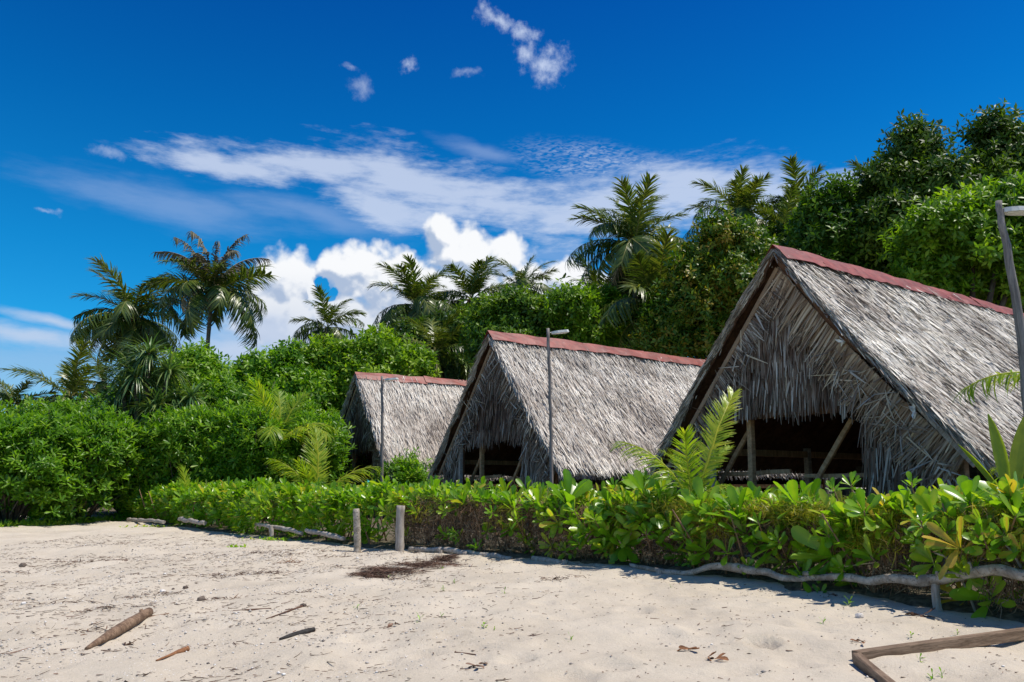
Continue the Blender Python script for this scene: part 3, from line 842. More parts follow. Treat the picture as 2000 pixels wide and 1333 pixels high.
        nV = len(V); V += [(p[0], p[1], p[2] - .006) for p in V]
        Fc += [tuple(x + nV for x in f[::-1]) for f in Fc]
        for i in range(ns):
            for j in (0, NW - 1):
                a = i * NW + j; Fc.append((a, a + NW, a + NW + nV, a + nV))
        for j in range(NW - 1):
            for i in (0, ns):
                a = i * NW + j; Fc.append((a, a + 1, a + 1 + nV, a + nV))
        me = bpy.data.meshes.new('ridge_sheet'); me.from_pydata(V, [], Fc); me.materials.append(M['red'])
        sh_ = obj('ridge_sheet', me, hut); sh_.location.z = .005 * (k % 2)
    # posts, sills and rails
    for (px_, py_) in [(-2.42, .55), (2.22, .55), (-2.3, 3.8), (2.25, 3.8), (2.25, 6.8), (-2.3, 6.8), (2.25, 9.8), (-2.3, 9.8)]:
        beam('post', (px_, py_, 0), (px_, py_, 1.75), .11, .11, 'post_wood', hut, seed + int(py_))
    beam('door_post', (OX0 + .02, YW - .02, 0), (OX0 + .02, YW - .02, OZ + .1), .09, .09, 'post_wood', hut, seed + 1)
    beam('door_post', (OX1 + .02, YW + .12, 0), (OX1 + .02, YW + .12, OZ + .1), .09, .09, 'inner_wood', hut, seed + 2)
    beam('middle_post', (-1.02, YW + .25, 0), (-1.02, YW + .25, 2.3), .09, .10, 'inner_wood', hut, seed + 3)
    beam('door_beam', (-1.8, YW + .14, OZ + .12), (1.2, YW + .14, OZ + .12), .09, .10, 'inner_wood', hut, seed + 4)
    beam('wall_plate', (2.25, .3, 1.62), (2.25, 10.2, 1.62), .10, .12, 'inner_wood', hut, seed + 5)
    beam('wall_plate', (-2.3, .3, 1.62), (-2.3, 10.2, 1.62), .10, .12, 'inner_wood', hut, seed + 6)
    beam('rail', (2.25, .6, .98), (2.25, 10, .98), .05, .10, 'inner_wood', hut, seed + 7)
    beam('brace', (-1.85, .62, 1.05), (-1.15, .62, 1.95), .06, .07, 'inner_wood', hut, seed + 8)
    beam('brace', (-.10, .72, 1.0), (.62, .72, 2.0), .06, .07, 'inner_wood', hut, seed + 9)
    beam('cross_rail', (-1.9, .66, 1.20), (-.45, .66, 1.24), .05, .07, 'inner_wood', hut, seed + 10)
    beam('cross_rail', (-.30, .80, 1.17), (1.6, .80, 1.19), .05, .06, 'inner_wood', hut, seed + 11)
    # boards: inner partition and low side walls
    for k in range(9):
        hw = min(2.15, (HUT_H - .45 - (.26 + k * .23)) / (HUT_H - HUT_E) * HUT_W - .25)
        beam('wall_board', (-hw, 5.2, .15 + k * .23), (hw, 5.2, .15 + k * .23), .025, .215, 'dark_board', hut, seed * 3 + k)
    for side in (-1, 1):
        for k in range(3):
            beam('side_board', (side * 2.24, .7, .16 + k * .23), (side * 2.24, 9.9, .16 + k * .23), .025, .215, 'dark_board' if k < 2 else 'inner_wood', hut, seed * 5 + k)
    return hut

build_hut('largest thatched hut at right, nearest the hedge, with dark open front', 4.138, 11.626, 3, -.10, .16, 460, 5)
build_hut('middle thatched hut with a lamp pole before its right eave', -.558, 18.707, 4, .0, .05, 300, 4)
build_hut('smallest and farthest thatched hut with young palm at its left front', -5.244, 25.646, 5, .0, .04, 200, 4)

# ------------------------------------------------------------------ lamp poles
def lamp_pole(label, pts, r0, r1, arm, head_dir, scale=1.0):
    P = np.array(pts, float); b = P[0].copy()
    t = thing('lamp_pole', label, 'lamp pole', b, group='rough wooden lamp poles')
    Q = P - b
    k = np.linspace(0, 1, 22); kk = np.linspace(0, 1, len(Q))
    Qi = np.stack([np.interp(k, kk, Q[:, i]) for i in range(3)], 1)
    rs = np.random.RandomState(len(label))
    Qi[1:-1, :2] += rs.normal(0, .006, (20, 2))
    obj('pole', tubes_mesh('pole', [(Qi, np.linspace(r0, r1, 22), 9, .10)], 'pole_wood'), t)
    top = Qi[-1]
    hd = np.array(head_dir, float); hd /= np.linalg.norm(hd)
    st = top - [0, 0, .12 * scale]
    e = st + hd * arm
    obj('lamp_arm', tubes_mesh('lamp_arm', [([st, (st + e) / 2 + [0, 0, .02], e], .013 * scale, 6, 0)], 'steel'), t)
    # flat lamp head: tapered shell, lens below, solar glass above
    s = scale
    x = Vector(hd); y = Vector((0, 0, 1)).cross(x).normalized(); z = x.cross(y)
    def head(name, outline, z0, z1, mat):
        n = len(outline)
        V = [tuple(Vector(e) + x * a * s + y * c * s + z * z0 * s) for a, c in outline] + [tuple(Vector(e) + x * (a * .94 + .006) * s + y * c * .9 * s + z * z1 * s) for a, c in outline]
        Fc = [tuple(range(n - 1, -1, -1)), tuple(range(n, 2 * n))] + [(i, (i + 1) % n, n + (i + 1) % n, n + i) for i in range(n)]
        me = bpy.data.meshes.new(name); me.from_pydata([tuple(map(float, v)) for v in V], [], Fc); me.materials.append(M[mat])
        return me
    ol = [(-.02, -.03), (.04, -.065), (.12, -.09), (.34, -.085), (.38, -.06), (.38, .06), (.34, .085), (.12, .09), (.04, .065), (-.02, .03)]
    h = obj('lamp_head', head('lamp_head', ol, -.02, .035, 'lamp_shell'), t)
    il = [(a * .8 + .04, c * .72) for a, c in ol]
    obj('lamp_lens', head('lamp_lens', il, -.021, -.028, 'lamp_lens'), h)
    obj('solar_panel', head('solar_panel', il, .036, .042, 'lamp_panel'), h)

def gp(u, v, Y):
    p = aty(u, v, Y); return p
p = aty(1078, 948, 16.3); p[2] = 0
lamp_pole('tall thin lamp pole in front of the middle hut', [p, aty(1076, 850, 16.3), aty(1074, 750, 16.3), aty(1070, 642, 16.3)], .040, .034, .10, (.9, .1, .12), .95)
p = aty(747, 945, 22.5); p[2] = 0
lamp_pole('lamp pole leaning by the eave of the smallest hut', [p, aty(747, 840, 22.5), aty(746, 735, 22.5)], .045, .038, .12, (.9, -.1, .05), 1.0)
Yp = 8.3
p = aty(2010, 945, Yp); p[2] = 0
lamp_pole('thick crooked lamp pole at the right edge before the largest hut', [p, aty(2012, 830, Yp), aty(2000, 690, Yp), aty(1985, 590, Yp), aty(1967, 480, Yp), aty(1957, 440, Yp), aty(1951, 393, Yp)], .055, .034, .05, (.95, .1, .02), 1.0)

# ------------------------------------------------------------------ palms
def frond_mesh(name, seed, L, droop, n, ll, lw, mat, vee=35, hang=.55, tints=(.2, .8), start=.13, stiff=0.0, rr=.022):
    """a feather leaf growing along +x from the origin; droop in radians over its length"""
    rng = np.random.RandomState(seed)
    K = 16
    s = np.linspace(0, 1, K); ang = -droop * s ** 1.4
    dx = np.cos(ang); dz = np.sin(ang); h = L / (K - 1)
    X = np.concatenate([[0], np.cumsum((dx[:-1] + dx[1:]) / 2 * h)]); Z = np.concatenate([[0], np.cumsum((dz[:-1] + dz[1:]) / 2 * h)])
    Yc = np.cumsum(rng.normal(0, .008, K)) * L * .3
    C = np.stack([X, Yc, Z], 1)
    V1, F1 = tube(C, rr * (1.15 - s) + .004, 5, seed, .05, False)
    V1 = np.array(V1)
    B, Dn, N, LL, Wd, T, Cu = [], [], [], [], [], [], []
    for side in (-1, 1):
        t = np.linspace(start, .995, n) + rng.normal(0, .003, n)
        t = np.clip(t, 0, .999)
        c = np.stack([np.interp(t, s, C[:, i]) for i in range(3)], 1)
        a = np.interp(t, s, ang)
        fw = np.stack([np.cos(a), 0 * a, np.sin(a)], 1); up = np.stack([-np.sin(a), 0 * a, np.cos(a)], 1)
        sw = math.radians(68) - math.radians(42) * t ** 1.5                    # swept forwards at the tip
        sidev = np.array([[0, side, 0]])
        d = fw * np.cos(sw)[:, None] + sidev * np.sin(sw)[:, None] + up * (math.tan(math.radians(vee)) * .6 + rng.normal(0, .09, n))[:, None]
        d[:, 2] -= hang * .45
        d = d + rng.normal(0, .11, (n, 3)) + np.repeat(rng.normal(0, .10, (n // 5 + 1, 3)), 5, 0)[:n]
        shp = np.sin(np.clip((t - start * .5) / (1.04 - start * .5), 0, 1) * math.pi) ** .55
        B.append(c); Dn.append(d); N.append(up * .8 + sidev * -.3 + np.array([[0, 0, .4]])); LL.append(ll * (.35 + .65 * shp) * rng.uniform(.8, 1.12, n) * np.where(rng.rand(n) < .06, rng.uniform(.2, .6, n), 1))
        Wd.append(np.full(n, lw) * rng.uniform(.8, 1.15, n)); T.append(rng.uniform(tints[0], tints[1], n)); Cu.append(np.full(n, hang) * rng.uniform(.6, 1.25, n) * (1 - stiff))
    B, Dn, N, LL, Wd, T, Cu = map(np.concatenate, (B, Dn, N, LL, Wd, T, Cu))
    V2, F2, k = blades(B, Dn, N, LL, Wd, STRAP, Cu, .35, 2)
    # gravity: bend tips straight down as well
    V = np.concatenate([V1, V2]); Fc = np.concatenate([np.array(F1), F2 + len(V1)])
    me = mesh_np(name, V, Fc, mat, np.concatenate([np.full(len(V1), .95), np.repeat(T, k)]), True)
    return me

FR = {}
for i in range(4):
    FR['up%d' % i] = frond_mesh('frond', 10 + i, 3.0, .75 + .12 * i, 58, .85, .062, 'palm', 35, .40, (.25, .85))
    FR['mid%d' % i] = frond_mesh('frond', 20 + i, 3.3, 1.35 + .1 * i, 60, .95, .062, 'palm', 20, .75, (.1, .75))
    FR['low%d' % i] = frond_mesh('frond', 30 + i, 3.1, 1.1 + .15 * i, 56, .9, .062, 'palm', 8, .95, (.15, .95))
for i in range(2):
    FR['dry%d' % i] = frond_mesh('frond', 40 + i, 2.7, 1.3, 34, .7, .045, 'dry_palm', 10, 1.0, (.1, 1.0))
    FR['spear%d' % i] = frond_mesh('frond', 50 + i, 3.0, 1.25, 50, .5, .06, 'dry_palm', 20, 1.0, (.0, .8))

def palm(label, pos, trunk_h, scale, seed, nf=24, lean=(0, 0), dry=1, spear=0, r=.13, grp='coconut palms behind the huts', span=118):
    """pos: crown heart; the trunk runs down from it to the ground"""
    rng = np.random.RandomState(seed)
    base = np.array([pos[0] + lean[0], pos[1] + lean[1], 0.0])
    t = thing('coconut_palm', label, 'palm tree', base, group=grp)
    top = np.array(pos) - base
    k = np.linspace(0, 1, 24)[:, None]
    path = k * top + np.sin(k * math.pi) * np.array([[-lean[0] * .12, -lean[1] * .12, 0]])
    rad = r * (1.25 - .45 * k[:, 0]) * (1 + .05 * np.where(np.arange(24) % 2, 1, -1)); rad[0] *= 1.3
    obj('trunk', tubes_mesh('trunk', [(path, rad, 9, .05)], 'trunk'), t)
    crown = Vector([float(c) for c in top])
    for i in range(nf):
        f = (i + .5) / nf
        el = math.radians(82 - span * f ** .9 + rng.normal(0, 6))
        az = i * 2.39996 + rng.normal(0, .2) + seed
        kind = 'up' if f < (.38 if span > 100 else .62) else ('mid' if f < (.75 if span > 100 else .95) else 'low')
        if i >= nf - dry: kind = 'dry'
        if i < spear: kind = 'spear'; el = math.radians(rng.uniform(52, 86))
        me = FR[kind + str(rng.randint(2 if kind in ('dry', 'spear') else 4))]
        o = obj('frond', me, t)
        s = scale * rng.uniform(.85, 1.12) * (1.08 if kind == 'spear' else 1)
        o.matrix_local = Matrix.Translation(crown) @ Matrix.Rotation(az, 4, 'Z') @ Matrix.Rotation(-el, 4, 'Y') @ Matrix.Rotation(rng.normal(0, .35), 4, 'X') @ Matrix.Scale(s, 4)
    if rng.rand() < .7:
        its = []
        V, Fc, o_ = [], [], 0
        for j in range(7):
            a = rng.uniform(0, 6.28)
            c = np.array([math.cos(a) * .24, math.sin(a) * .24, -.15 - rng.uniform(0, .25)]) * scale
            pth = [c + [0, 0, .13 * scale], c + [0, 0, .07 * scale], c, c - [0, 0, .08 * scale], c - [0, 0, .13 * scale]]
            cc = obj('coconut', tubes_mesh('coconut', [(pth, np.array([.03, .09, .115, .085, .02]) * scale, 7, .03)], 'orange_bark'), t)
            cc.location = crown
    return t

def PX(u, v, Y): return aty(u, v, Y)
palm('broad bushy palm at far left, left of the slim palm', PX(262, 622, 38), 9, 1.05, 1, 32, (.8, 0))
palm('slim tall palm with bare trunk and ragged grey upright fronds', PX(414, 572, 36), 10, 1.05, 2, 36, (-.15, 0), 2, 13, .11, span=92)
palm('small palm showing alone against the cloud above the bushes', PX(640, 640, 44), 9, .78, 4, 17, (.2, 0))
palm('palm left of centre whose fronds overlap the big cloud', PX(812, 598, 40), 10, .96, 5, 28, (.6, 0), 2)
palm('palm just right of the overlapping cloud palm, behind the middle hut', PX(922, 585, 42), 10, .98, 6, 28, (-.3, 0), 1)
palm('palm directly above the round dark tree behind the middle hut', PX(1022, 566, 46), 10, .86, 7, 26, (.2, 0), 2)
palm('lone tallest palm standing up into the high cloud right of centre', PX(1240, 480, 31), 11, .94, 8, 36, (-.3, .5), 3)
palm('palm low under the tallest palm with pale hanging fronds', PX(1285, 610, 29), 8, 1.0, 9, 22, (.3, 0), 3)
palm('palm between the golden tree and tallest palm, mostly hidden', PX(1170, 600, 36), 8, .9, 10, 18, (.3, 0), 2)
palm('palm rising behind the golden tree with upright fan of fronds', PX(1445, 430, 35), 12, .92, 11, 26, (.3, 0), 1)
palm('palm half hidden at left of the tall dark tree pair', PX(1565, 420, 36), 12, .92, 12, 20, (.2, 0), 3)
palm('palm drooping right beside the golden tree top', PX(1525, 450, 33), 12, .75, 13, 16, (.2, 0), 1)
palm('palm with two fronds poking out from the tall dark trees', PX(1725, 400, 38), 12, .95, 14, 20, (0, 0), 1)
palm('low palm at the far left edge of the green thicket', PX(135, 780, 33), 4, .85, 15, 18, (.2, 0), 1)
palm('lowest palm at the very left edge of the beach', PX(20, 800, 33), 4, .68, 16, 15, (.2, 0), 1)
palm('small palm between the low left palm and the pandanus', PX(205, 752, 35), 4, .55, 17, 14, (.1, 0), 1)
palm('dim palm in the shade left of the middle hut ridge', PX(850, 690, 33), 6, .8, 18, 16, (.2, 0), 2)

YF = {}
for i in range(3):
    YF['a%d' % i] = frond_mesh('frond', 60 + i, 1.6, .45 + .25 * i, 52, .44, .026, 'young_palm', 22, .25, (.2, .9), .22, .2, .016)
    YF['b%d' % i] = frond_mesh('frond', 70 + i, 1.6, 1.0 + .3 * i, 52, .48, .026, 'young_palm', 12, .5, (.1, .9), .22, 0, .016)
YF['n0'] = frond_mesh('frond', 90, 1.6, .95, 66, .25, .020, 'young_palm', 50, .35, (.5, 1.), .2, 0, .016)
YF['d0'] = frond_mesh('frond', 80, 1.3, 1.2, 26, .4, .028, 'dry_palm', 12, .7, (.4, 1.), .2, 0, .012)
def young_palm(label, pos, fr, h=.35, grp='young palms beside the hedge', r=.05):
    """fr: (azimuth in degrees, elevation, scale, mesh key, roll)"""
    t = thing('young_palm', label, 'young palm', (pos[0], pos[1], 0), group=grp)
    obj('stem', tubes_mesh('stem', [([(0, 0, 0), (.01, 0, h * .5), (0, 0, h), (0, 0, h + .15)], np.array([r, r * .9, r * .7, r * .4]), 8, .06)], 'young_palm'), t)
    for (az, el, sc_, key, roll) in fr:
        o = obj('frond', YF[key], t)
        o.matrix_local = Matrix.Translation((0, 0, h)) @ Matrix.Rotation(math.radians(az), 4, 'Z') @ Matrix.Rotation(-math.radians(el), 4, 'Y') @ Matrix.Rotation(math.radians(roll), 4, 'X') @ Matrix.Scale(sc_, 4)
# front palm before the largest hut: azimuth 0 = right in the picture, 180 = left
young_palm('feathery young palm in front of the left side of the largest hut', aty(1352, 945, 9.9), [(-6, 72, 1.16, 'n0', 75), (20, 66, .7, 'n0', 30), (176, 66, .80, 'b0', -20), (200, 84, .62, 'a1', 60), (150, 40, .5, 'b1', 0), (-20, 60, .42, 'b2', 30), (90, 70, .6, 'a2', 40), (20, 35, .4, 'b0', 0)], .75, r=.045)
young_palm('young palm with upright fronds left of the smallest hut front', aty(617, 940, 20.0), [(60, 84, 1.25, 'a0', 80), (110, 80, 1.1, 'a0', 20), (175, 70, 1.1, 'b0', 10), (15, 58, 1.2, 'b0', 10), (150, 35, .8, 'b1', 0), (-10, 30, .9, 'b1', 0), (100, 60, .8, 'a1', 0), (-80, 50, .6, 'a2', 0), (190, 25, .6, 'd0', 0), (200, 80, .8, 'a1', 40)], .45, r=.05)
young_palm('thin pale upright seedling palm before the green thicket', aty(366, 945, 20.0), [(80, 88, .72, 'a0', 85), (170, 30, .5, 'd0', 0), (10, 25, .45, 'd0', 0), (-70, 40, .4, 'b2', 0), (130, 50, .4, 'b1', 0)], .30, r=.035)
young_palm('little yellowish palm tuft just behind the hedge at left', aty(495, 945, 19.5), [(170, 55, .32, 'b0', 0), (20, 45, .35, 'b1', 0), (90, 70, .3, 'a0', 0), (-60, 40, .3, 'd0', 0)], .15, r=.03)
young_palm('large arching young palm above the bushes left of the smallest hut', aty(545, 800, 22.3), [(170, 60, 1.0, 'b1', 20), (10, 55, 1.2, 'b2', 20), (80, 80, 1.05, 'a0', 60), (20, 78, 1.1, 'a1', 40), (150, 35, 1.1, 'd0', 0), (-30, 40, 1.3, 'b1', 0), (200, 75, 1.2, 'a0', 50), (-80, 45, 1.2, 'b2', 0)], 2.1, r=.09)
young_palm('low dry palm clump between the two smaller huts', aty(810, 945, 18.8), [(170, 40, .4, 'd0', 0), (20, 50, .45, 'd0', 10), (80, 60, .5, 'b1', 0), (-40, 45, .4, 'd0', 0), (120, 30, .5, 'd0', 0)], .25, r=.03)
young_palm('small palm sprouting below the middle hut beside the lamp pole', aty(1165, 950, 13.6), [(170, 30, .35, 'b1', 0), (20, 30, .38, 'd0', 0), (80, 60, .3, 'a1', 0), (-60, 30, .32, 'b1', 0)], .2, r=.03)
# broad-bladed young palm at the right edge
def broad_palm():
    rng = np.random.RandomState(9)
    pos = aty(1975, 945, 8.2)
    t = thing('young_palm', 'young palm with broad pleated yellow-green blades at the right edge', 'young palm', (pos[0], pos[1], 0), group='young palms beside the hedge')
    obj('stem', tubes_mesh('stem', [([(0, 0, 0), (0, 0, .5), (0, 0, .95)], np.array([.05, .045, .03]), 8, .06)], 'young_palm'), t)
    for (ax, az_, tilt, L, w) in [(-.25, .0, 2, .88, .15), (.15, .05, -8, .86, .18), (.5, 0, -24, .85, .17), (-.4, .0, 32, .66, .06), (.7, .1, -38, .7, .14)]:
        T = np.linspace(0, 1, 9); wd = np.sin(np.clip(T * .93 + .05, 0, 1) * math.pi) ** .8
        V, Fc = [], []; NC = 9
        dr = math.radians(tilt)
        for i, q in enumerate(T):
            cx, cz = -math.sin(dr) * L * q - (.08 * q * q if tilt > 0 else -.08 * q * q), math.cos(dr) * L * q
            for j in range(NC):
                e = (j / (NC - 1) - .5) * w * wd[i]
                V.append((cx + e * math.cos(dr), -.03 * abs(e) / w + (.008 if j % 2 else -.008) * wd[i] - .02 * q, cz + e * math.sin(dr)))
        for i in range(8):
            for j in range(NC - 1):
                a = i * NC + j; Fc.append([a, a + 1, a + NC + 1, a + NC])
        o = obj('leaf_blade', mesh_np('leaf_blade', V, Fc, 'young_palm', np.repeat(rng.uniform(.7, 1.0), len(V))), t, loc=(ax * .25, az_, .9))
    o = obj('frond', YF['b0'], t)
    o.matrix_local = Matrix.Translation((.22, .2, .95)) @ Matrix.Rotation(math.radians(80), 4, 'Z') @ Matrix.Rotation(-math.radians(50), 4, 'Y') @ Matrix.Scale(.4, 4)
broad_palm()
# frond reaching in from a palm beyond the right edge of the picture
pz = aty(2110, 740, 8.6)
t_ = young_palm('palm mostly outside the right edge reaching one frond inward', (pz[0], pz[1], 0), [(176, 22, .82, 'b0', 0), (10, 50, .6, 'b1', 0), (80, 60, .6, 'a1', 0), (-70, 50, .5, 'b2', 0)], 2.15, r=.06)

# ------------------------------------------------------------------ pandanus
def pandanus(label, heads, Y, seed, L=1.1, n=70):
    rng = np.random.RandomState(seed)
    H = [aty(u, v, Y + rng.uniform(-.6, .6)) for u, v in heads]
    b = np.array([np.mean([h[0] for h in H]), Y, 0])
    t = thing('pandanus', label, 'pandanus tree', b, group='pandanus trees in the thicket')
    for h in H:
        q = h - b
        obj('branch', tubes_mesh('branch', [([(q[0] * .1, 0, 0), (q[0] * .4, q[1] * .4, q[2] * .5), q * .97, q], np.array([.12, .09, .07, .05]), 7, .08)], 'tree_bark'), t)
        C = np.tile(q, (1, 1)); A = np.array([[rng.normal(0, .15), rng.normal(0, .15), 1.0]])
        B, Dv, N = rosettes(rng, C, A, n, (8, 118), .06)
        obj('leaf_head', blade_mesh('leaf_head', B, Dv, N, rng.uniform(.7, 1.1, n) * L, rng.uniform(.05, .075, n), rng.uniform(.1, 1, n), 'pandanus', ([0, .25, .5, .75, 1], [.9, 1, .85, .55, .05]), rng.uniform(.45, .85, n), .3, 3), t, 'stuff')
pandanus('grey-green pandanus crowned with drooping spiky heads above the thicket', [(285, 705), (305, 745), (265, 735), (330, 725), (240, 765), (310, 790), (292, 690), (250, 720)], 24.6, 1, .95, 90)
pandanus('pandanus right of the spiky crowned one, lower and wider', [(345, 780), (300, 800), (225, 795), (375, 775), (270, 790)], 24.4, 2, .8, 80)
pandanus('pandanus clump just left of the middle hut ridge', [(885, 700), (895, 730), (868, 720), (905, 712)], 34, 3, 1.25, 90)

# ------------------------------------------------------------------ broadleaf trees
def crown_pts(rng, lobes, n, shell=(.72, 1.05)):
    lobes = np.array(lobes, float)
    w = (lobes[:, 3] * lobes[:, 5] + lobes[:, 3] * lobes[:, 4]); w /= w.sum()
    k = rng.choice(len(lobes), int(n * 1.6), p=w)
    d = nrm(rng.normal(0, 1, (len(k), 3)) + [0, -.25, .25])
    r = shell[0] + (shell[1] - shell[0]) * rng.rand(len(k)) ** .7
    c, R = lobes[k, :3], lobes[k, 3:6]
    bump = 1 + .42 * (fbm(d[:, 0] * 3.4 + k * 3.1, d[:, 2] * 3.4 + d[:, 1] * 2.5, 7, 3) - .5) * 2
    bump = bump * np.where(rng.rand(len(k)) < .07, rng.uniform(1.08, 1.45, len(k)), 1)
    P = c + d * R * (r * bump)[:, None]
    inside = np.zeros(len(P), bool)
    for i in range(len(lobes)):
        q = np.linalg.norm((P - lobes[i, :3]) / lobes[i, 3:6], axis=1)
        inside |= (q < .62) & (k != i)
    P, d = P[~inside][:n], nrm(d / R)[~inside][:n]
    return P, d

def split_lobes(rng, lobes, k=9, f=(.30, .52)):
    out = []
    for l in lobes:
        out.append((l[0], l[1], l[2], l[3] * .70, l[4] * .70, l[5] * .70))
        for _ in range(k):
            d = rng.normal(0, 1, 3) + [0, -.5, .5]; d /= np.linalg.norm(d); q = rng.uniform(*f)
            rr = min(l[3], l[5]) * q
            out.append((l[0] + d[0] * l[3] * .68, l[1] + d[1] * l[4] * .70, l[2] + d[2] * l[5] * .68, rr * rng.uniform(.9, 1.3), rr, rr * rng.uniform(.75, 1.05)))
    return out

def crown_mesh(name, seed, lobes, n, m, L, w, mat, tint_bias=0.0, prof=OVAL, spread=(25, 95), up=.5, shell=(.62, 1.05)):
    rng = np.random.RandomState(seed)
    q = 3
    P, d = crown_pts(rng, lobes, int(n / 2.3), shell)
    A = nrm(d + [0, 0, up] + rng.normal(0, .40, d.shape))
    reach = rng.uniform(.5, 1.5, (len(P), 1)) * L
    P3 = np.concatenate([P + A * reach * j + rng.normal(0, L * .28, P.shape) * (j > 0) for j in range(q)])
    A3 = np.concatenate([A + rng.normal(0, .35 * (j > 0), A.shape) for j in range(q)])
    B, Dv, N = rosettes(rng, P3, A3, m, spread, .03)
    N = N + [0, 0, .25]
    k = len(B)
    cl = np.repeat(np.tile(rng.beta(2, 2, len(P)), q), m) * .55 + rng.rand(k) * .45
    cl = cl + np.repeat((fbm(P3[:, 0] * .7 + 5, P3[:, 2] * .7 + P3[:, 1] * .3, seed, 2) - .5) * .7, m) + tint_bias
    return blade_mesh(name, B, Dv, N, rng.uniform(.7, 1.15, k) * L, rng.uniform(.8, 1.1, k) * w, np.clip(cl, 0, 1), mat, prof, rng.uniform(0, .3, k), .25, 3)

def tree(label, u, v, Y, lobes_px, n, m, L, w, mat, seed, name='broadleaf_tree', cat='tree', grp='broadleaf trees behind the huts', tb=0.0, trunk=True, flat=.8, core=None):
    """lobes_px: (u, v, radius u, radius v) in photo pixels, turned into metres at depth Y"""
    b = aty(u, v, Y); b[2] = 0
    t = thing(name, label, cat, b, group=grp)
    rng = np.random.RandomState(seed)
    LB = []
    for l in lobes_px:
        c = aty(l[0], l[1], Y + (l[4] if len(l) > 4 else rng.uniform(-.6, .6))) - b
        k = Y / 1526.0
        LB.append((c[0], c[1], c[2] - .04 * l[3] * k, l[2] * k * .90, max(l[2], l[3]) * k * flat, l[3] * k * .88))
    obj('crown', crown_mesh('crown', seed, split_lobes(rng, LB), int(n * 1.15), m, L, w, mat, tb), t)
    if trunk:
        hi = max(l[2] for l in LB); fork = hi * .45
        obj('trunk', tubes_mesh('trunk', [([(0, 0, 0), (.05, 0, fork * .5), (0, 0, fork)], np.array([.34, .26, .2]), 9, .08)], 'tree_bark'), t)
        for l in LB:
            q = np.array(l[:3])
            obj('limb', tubes_mesh('limb', [([(0, 0, fork * .92), q * .5 + [0, 0, fork * .45], q * .92 + [0, 0, .2]], np.array([.15, .09, .04]), 7, .08)], 'tree_bark'), t)
    return t

tree('tallest dark tree at the upper right, left crown of the pair', 1790, 600, 27, [(1780, 305, 46, 60), (1750, 375, 65, 65), (1815, 385, 60, 65), (1750, 470, 75, 90), (1820, 480, 90, 90), (1745, 600, 80, 80)], 6200, 6, .26, .11, 'dark_tree', 101)
tree('tallest dark tree at the upper right, right crown of the pair', 1940, 600, 27.5, [(1935, 278, 46, 48), (1960, 330, 55, 65), (1900, 375, 60, 65), (2020, 350, 60, 90), (1950, 440, 110, 90), (2050, 480, 90, 110)], 6000, 6, .26, .11, 'dark_tree', 102)
tree('bright yellow-green leafy tree low in front of the dark pair', 1890, 700, 23, [(1900, 430, 70, 40), (1830, 455, 70, 45), (1965, 415, 60, 55), (1790, 480, 45, 60), (1900, 490, 110, 70), (2010, 440, 70, 90), (1960, 540, 110, 60), (1820, 560, 90, 60), (2070, 520, 90, 110)], 5200, 6, .24, .11, 'light_tree', 103, tb=-.12)
tree('dark leafy tree with pointed top between the palms and tall pair', 1620, 640, 28, [(1625, 400, 30, 40), (1600, 440, 55, 50), (1665, 420, 40, 40), (1640, 500, 90, 80), (1580, 560, 80, 70), (1690, 580, 70, 80)], 5000, 6, .24, .11, 'mid_tree', 104)
tree('large rounded tree with golden leaf tips left of the largest hut', 1395, 700, 27, [(1420, 480, 75, 50), (1360, 530, 60, 55), (1460, 520, 55, 60), (1400, 580, 110, 80), (1340, 640, 75, 80), (1430, 660, 90, 70), (1290, 690, 50, 50)], 6200, 6, .20, .095, 'gold_tree', 105, tb=.05)
tree('light green rounded tree between the middle hut and golden tree', 1150, 700, 30, [(1120, 620, 55, 45), (1180, 620, 50, 45), (1150, 665, 90, 45), (1215, 660, 50, 50)], 3600, 6, .22, .10, 'light_tree', 106, tb=-.1)
tree('round dark green tree directly behind the middle hut ridge', 1000, 700, 30, [(1000, 620, 60, 42), (960, 640, 50, 50), (1040, 640, 50, 50), (990, 680, 90, 45)], 3400, 6, .22, .10, 'mid_tree', 107)
tree('round bush with bright new leaves right of the pandanus', 385, 800, 27, [(380, 725, 32, 34), (360, 760, 50, 45), (410, 765, 45, 45), (385, 810, 70, 50)], 2600, 6, .20, .095, 'shrub', 108, tb=.1)
tree('wide light green bush rising to the ridge of the smallest hut', 700, 800, 30, [(745, 695, 55, 32), (690, 715, 60, 35), (640, 715, 55, 35), (800, 725, 50, 38), (720, 765, 110, 60), (600, 745, 55, 45)], 5200, 6, .22, .10, 'light_tree', 109, grp='bushes rising behind the thicket')
tree('mid green bush with dark hollows left of the wide light bush', 520, 800, 29, [(500, 735, 45, 30), (560, 715, 40, 32), (450, 765, 40, 35), (540, 780, 90, 55), (610, 780, 60, 55)], 4200, 6, .20, .095, 'shrub', 110, grp='bushes rising behind the thicket')
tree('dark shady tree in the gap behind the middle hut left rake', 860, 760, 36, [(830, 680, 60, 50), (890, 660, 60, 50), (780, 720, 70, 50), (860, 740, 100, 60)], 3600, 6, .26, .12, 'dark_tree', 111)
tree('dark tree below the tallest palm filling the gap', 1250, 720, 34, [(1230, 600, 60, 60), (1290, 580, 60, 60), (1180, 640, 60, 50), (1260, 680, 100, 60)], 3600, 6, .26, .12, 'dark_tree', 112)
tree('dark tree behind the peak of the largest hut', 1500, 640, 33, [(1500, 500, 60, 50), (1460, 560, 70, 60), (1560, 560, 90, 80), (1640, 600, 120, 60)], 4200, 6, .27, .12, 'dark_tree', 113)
tree('deep shaded tree behind the red ridge of the largest hut', 1850, 700, 31, [(1720, 640, 110, 70), (1860, 640, 130, 90), (1990, 650, 120, 100), (1800, 560, 120, 80), (1960, 560, 120, 80), (2120, 600, 100, 120)], 5600, 6, .30, .14, 'dark_tree', 114)

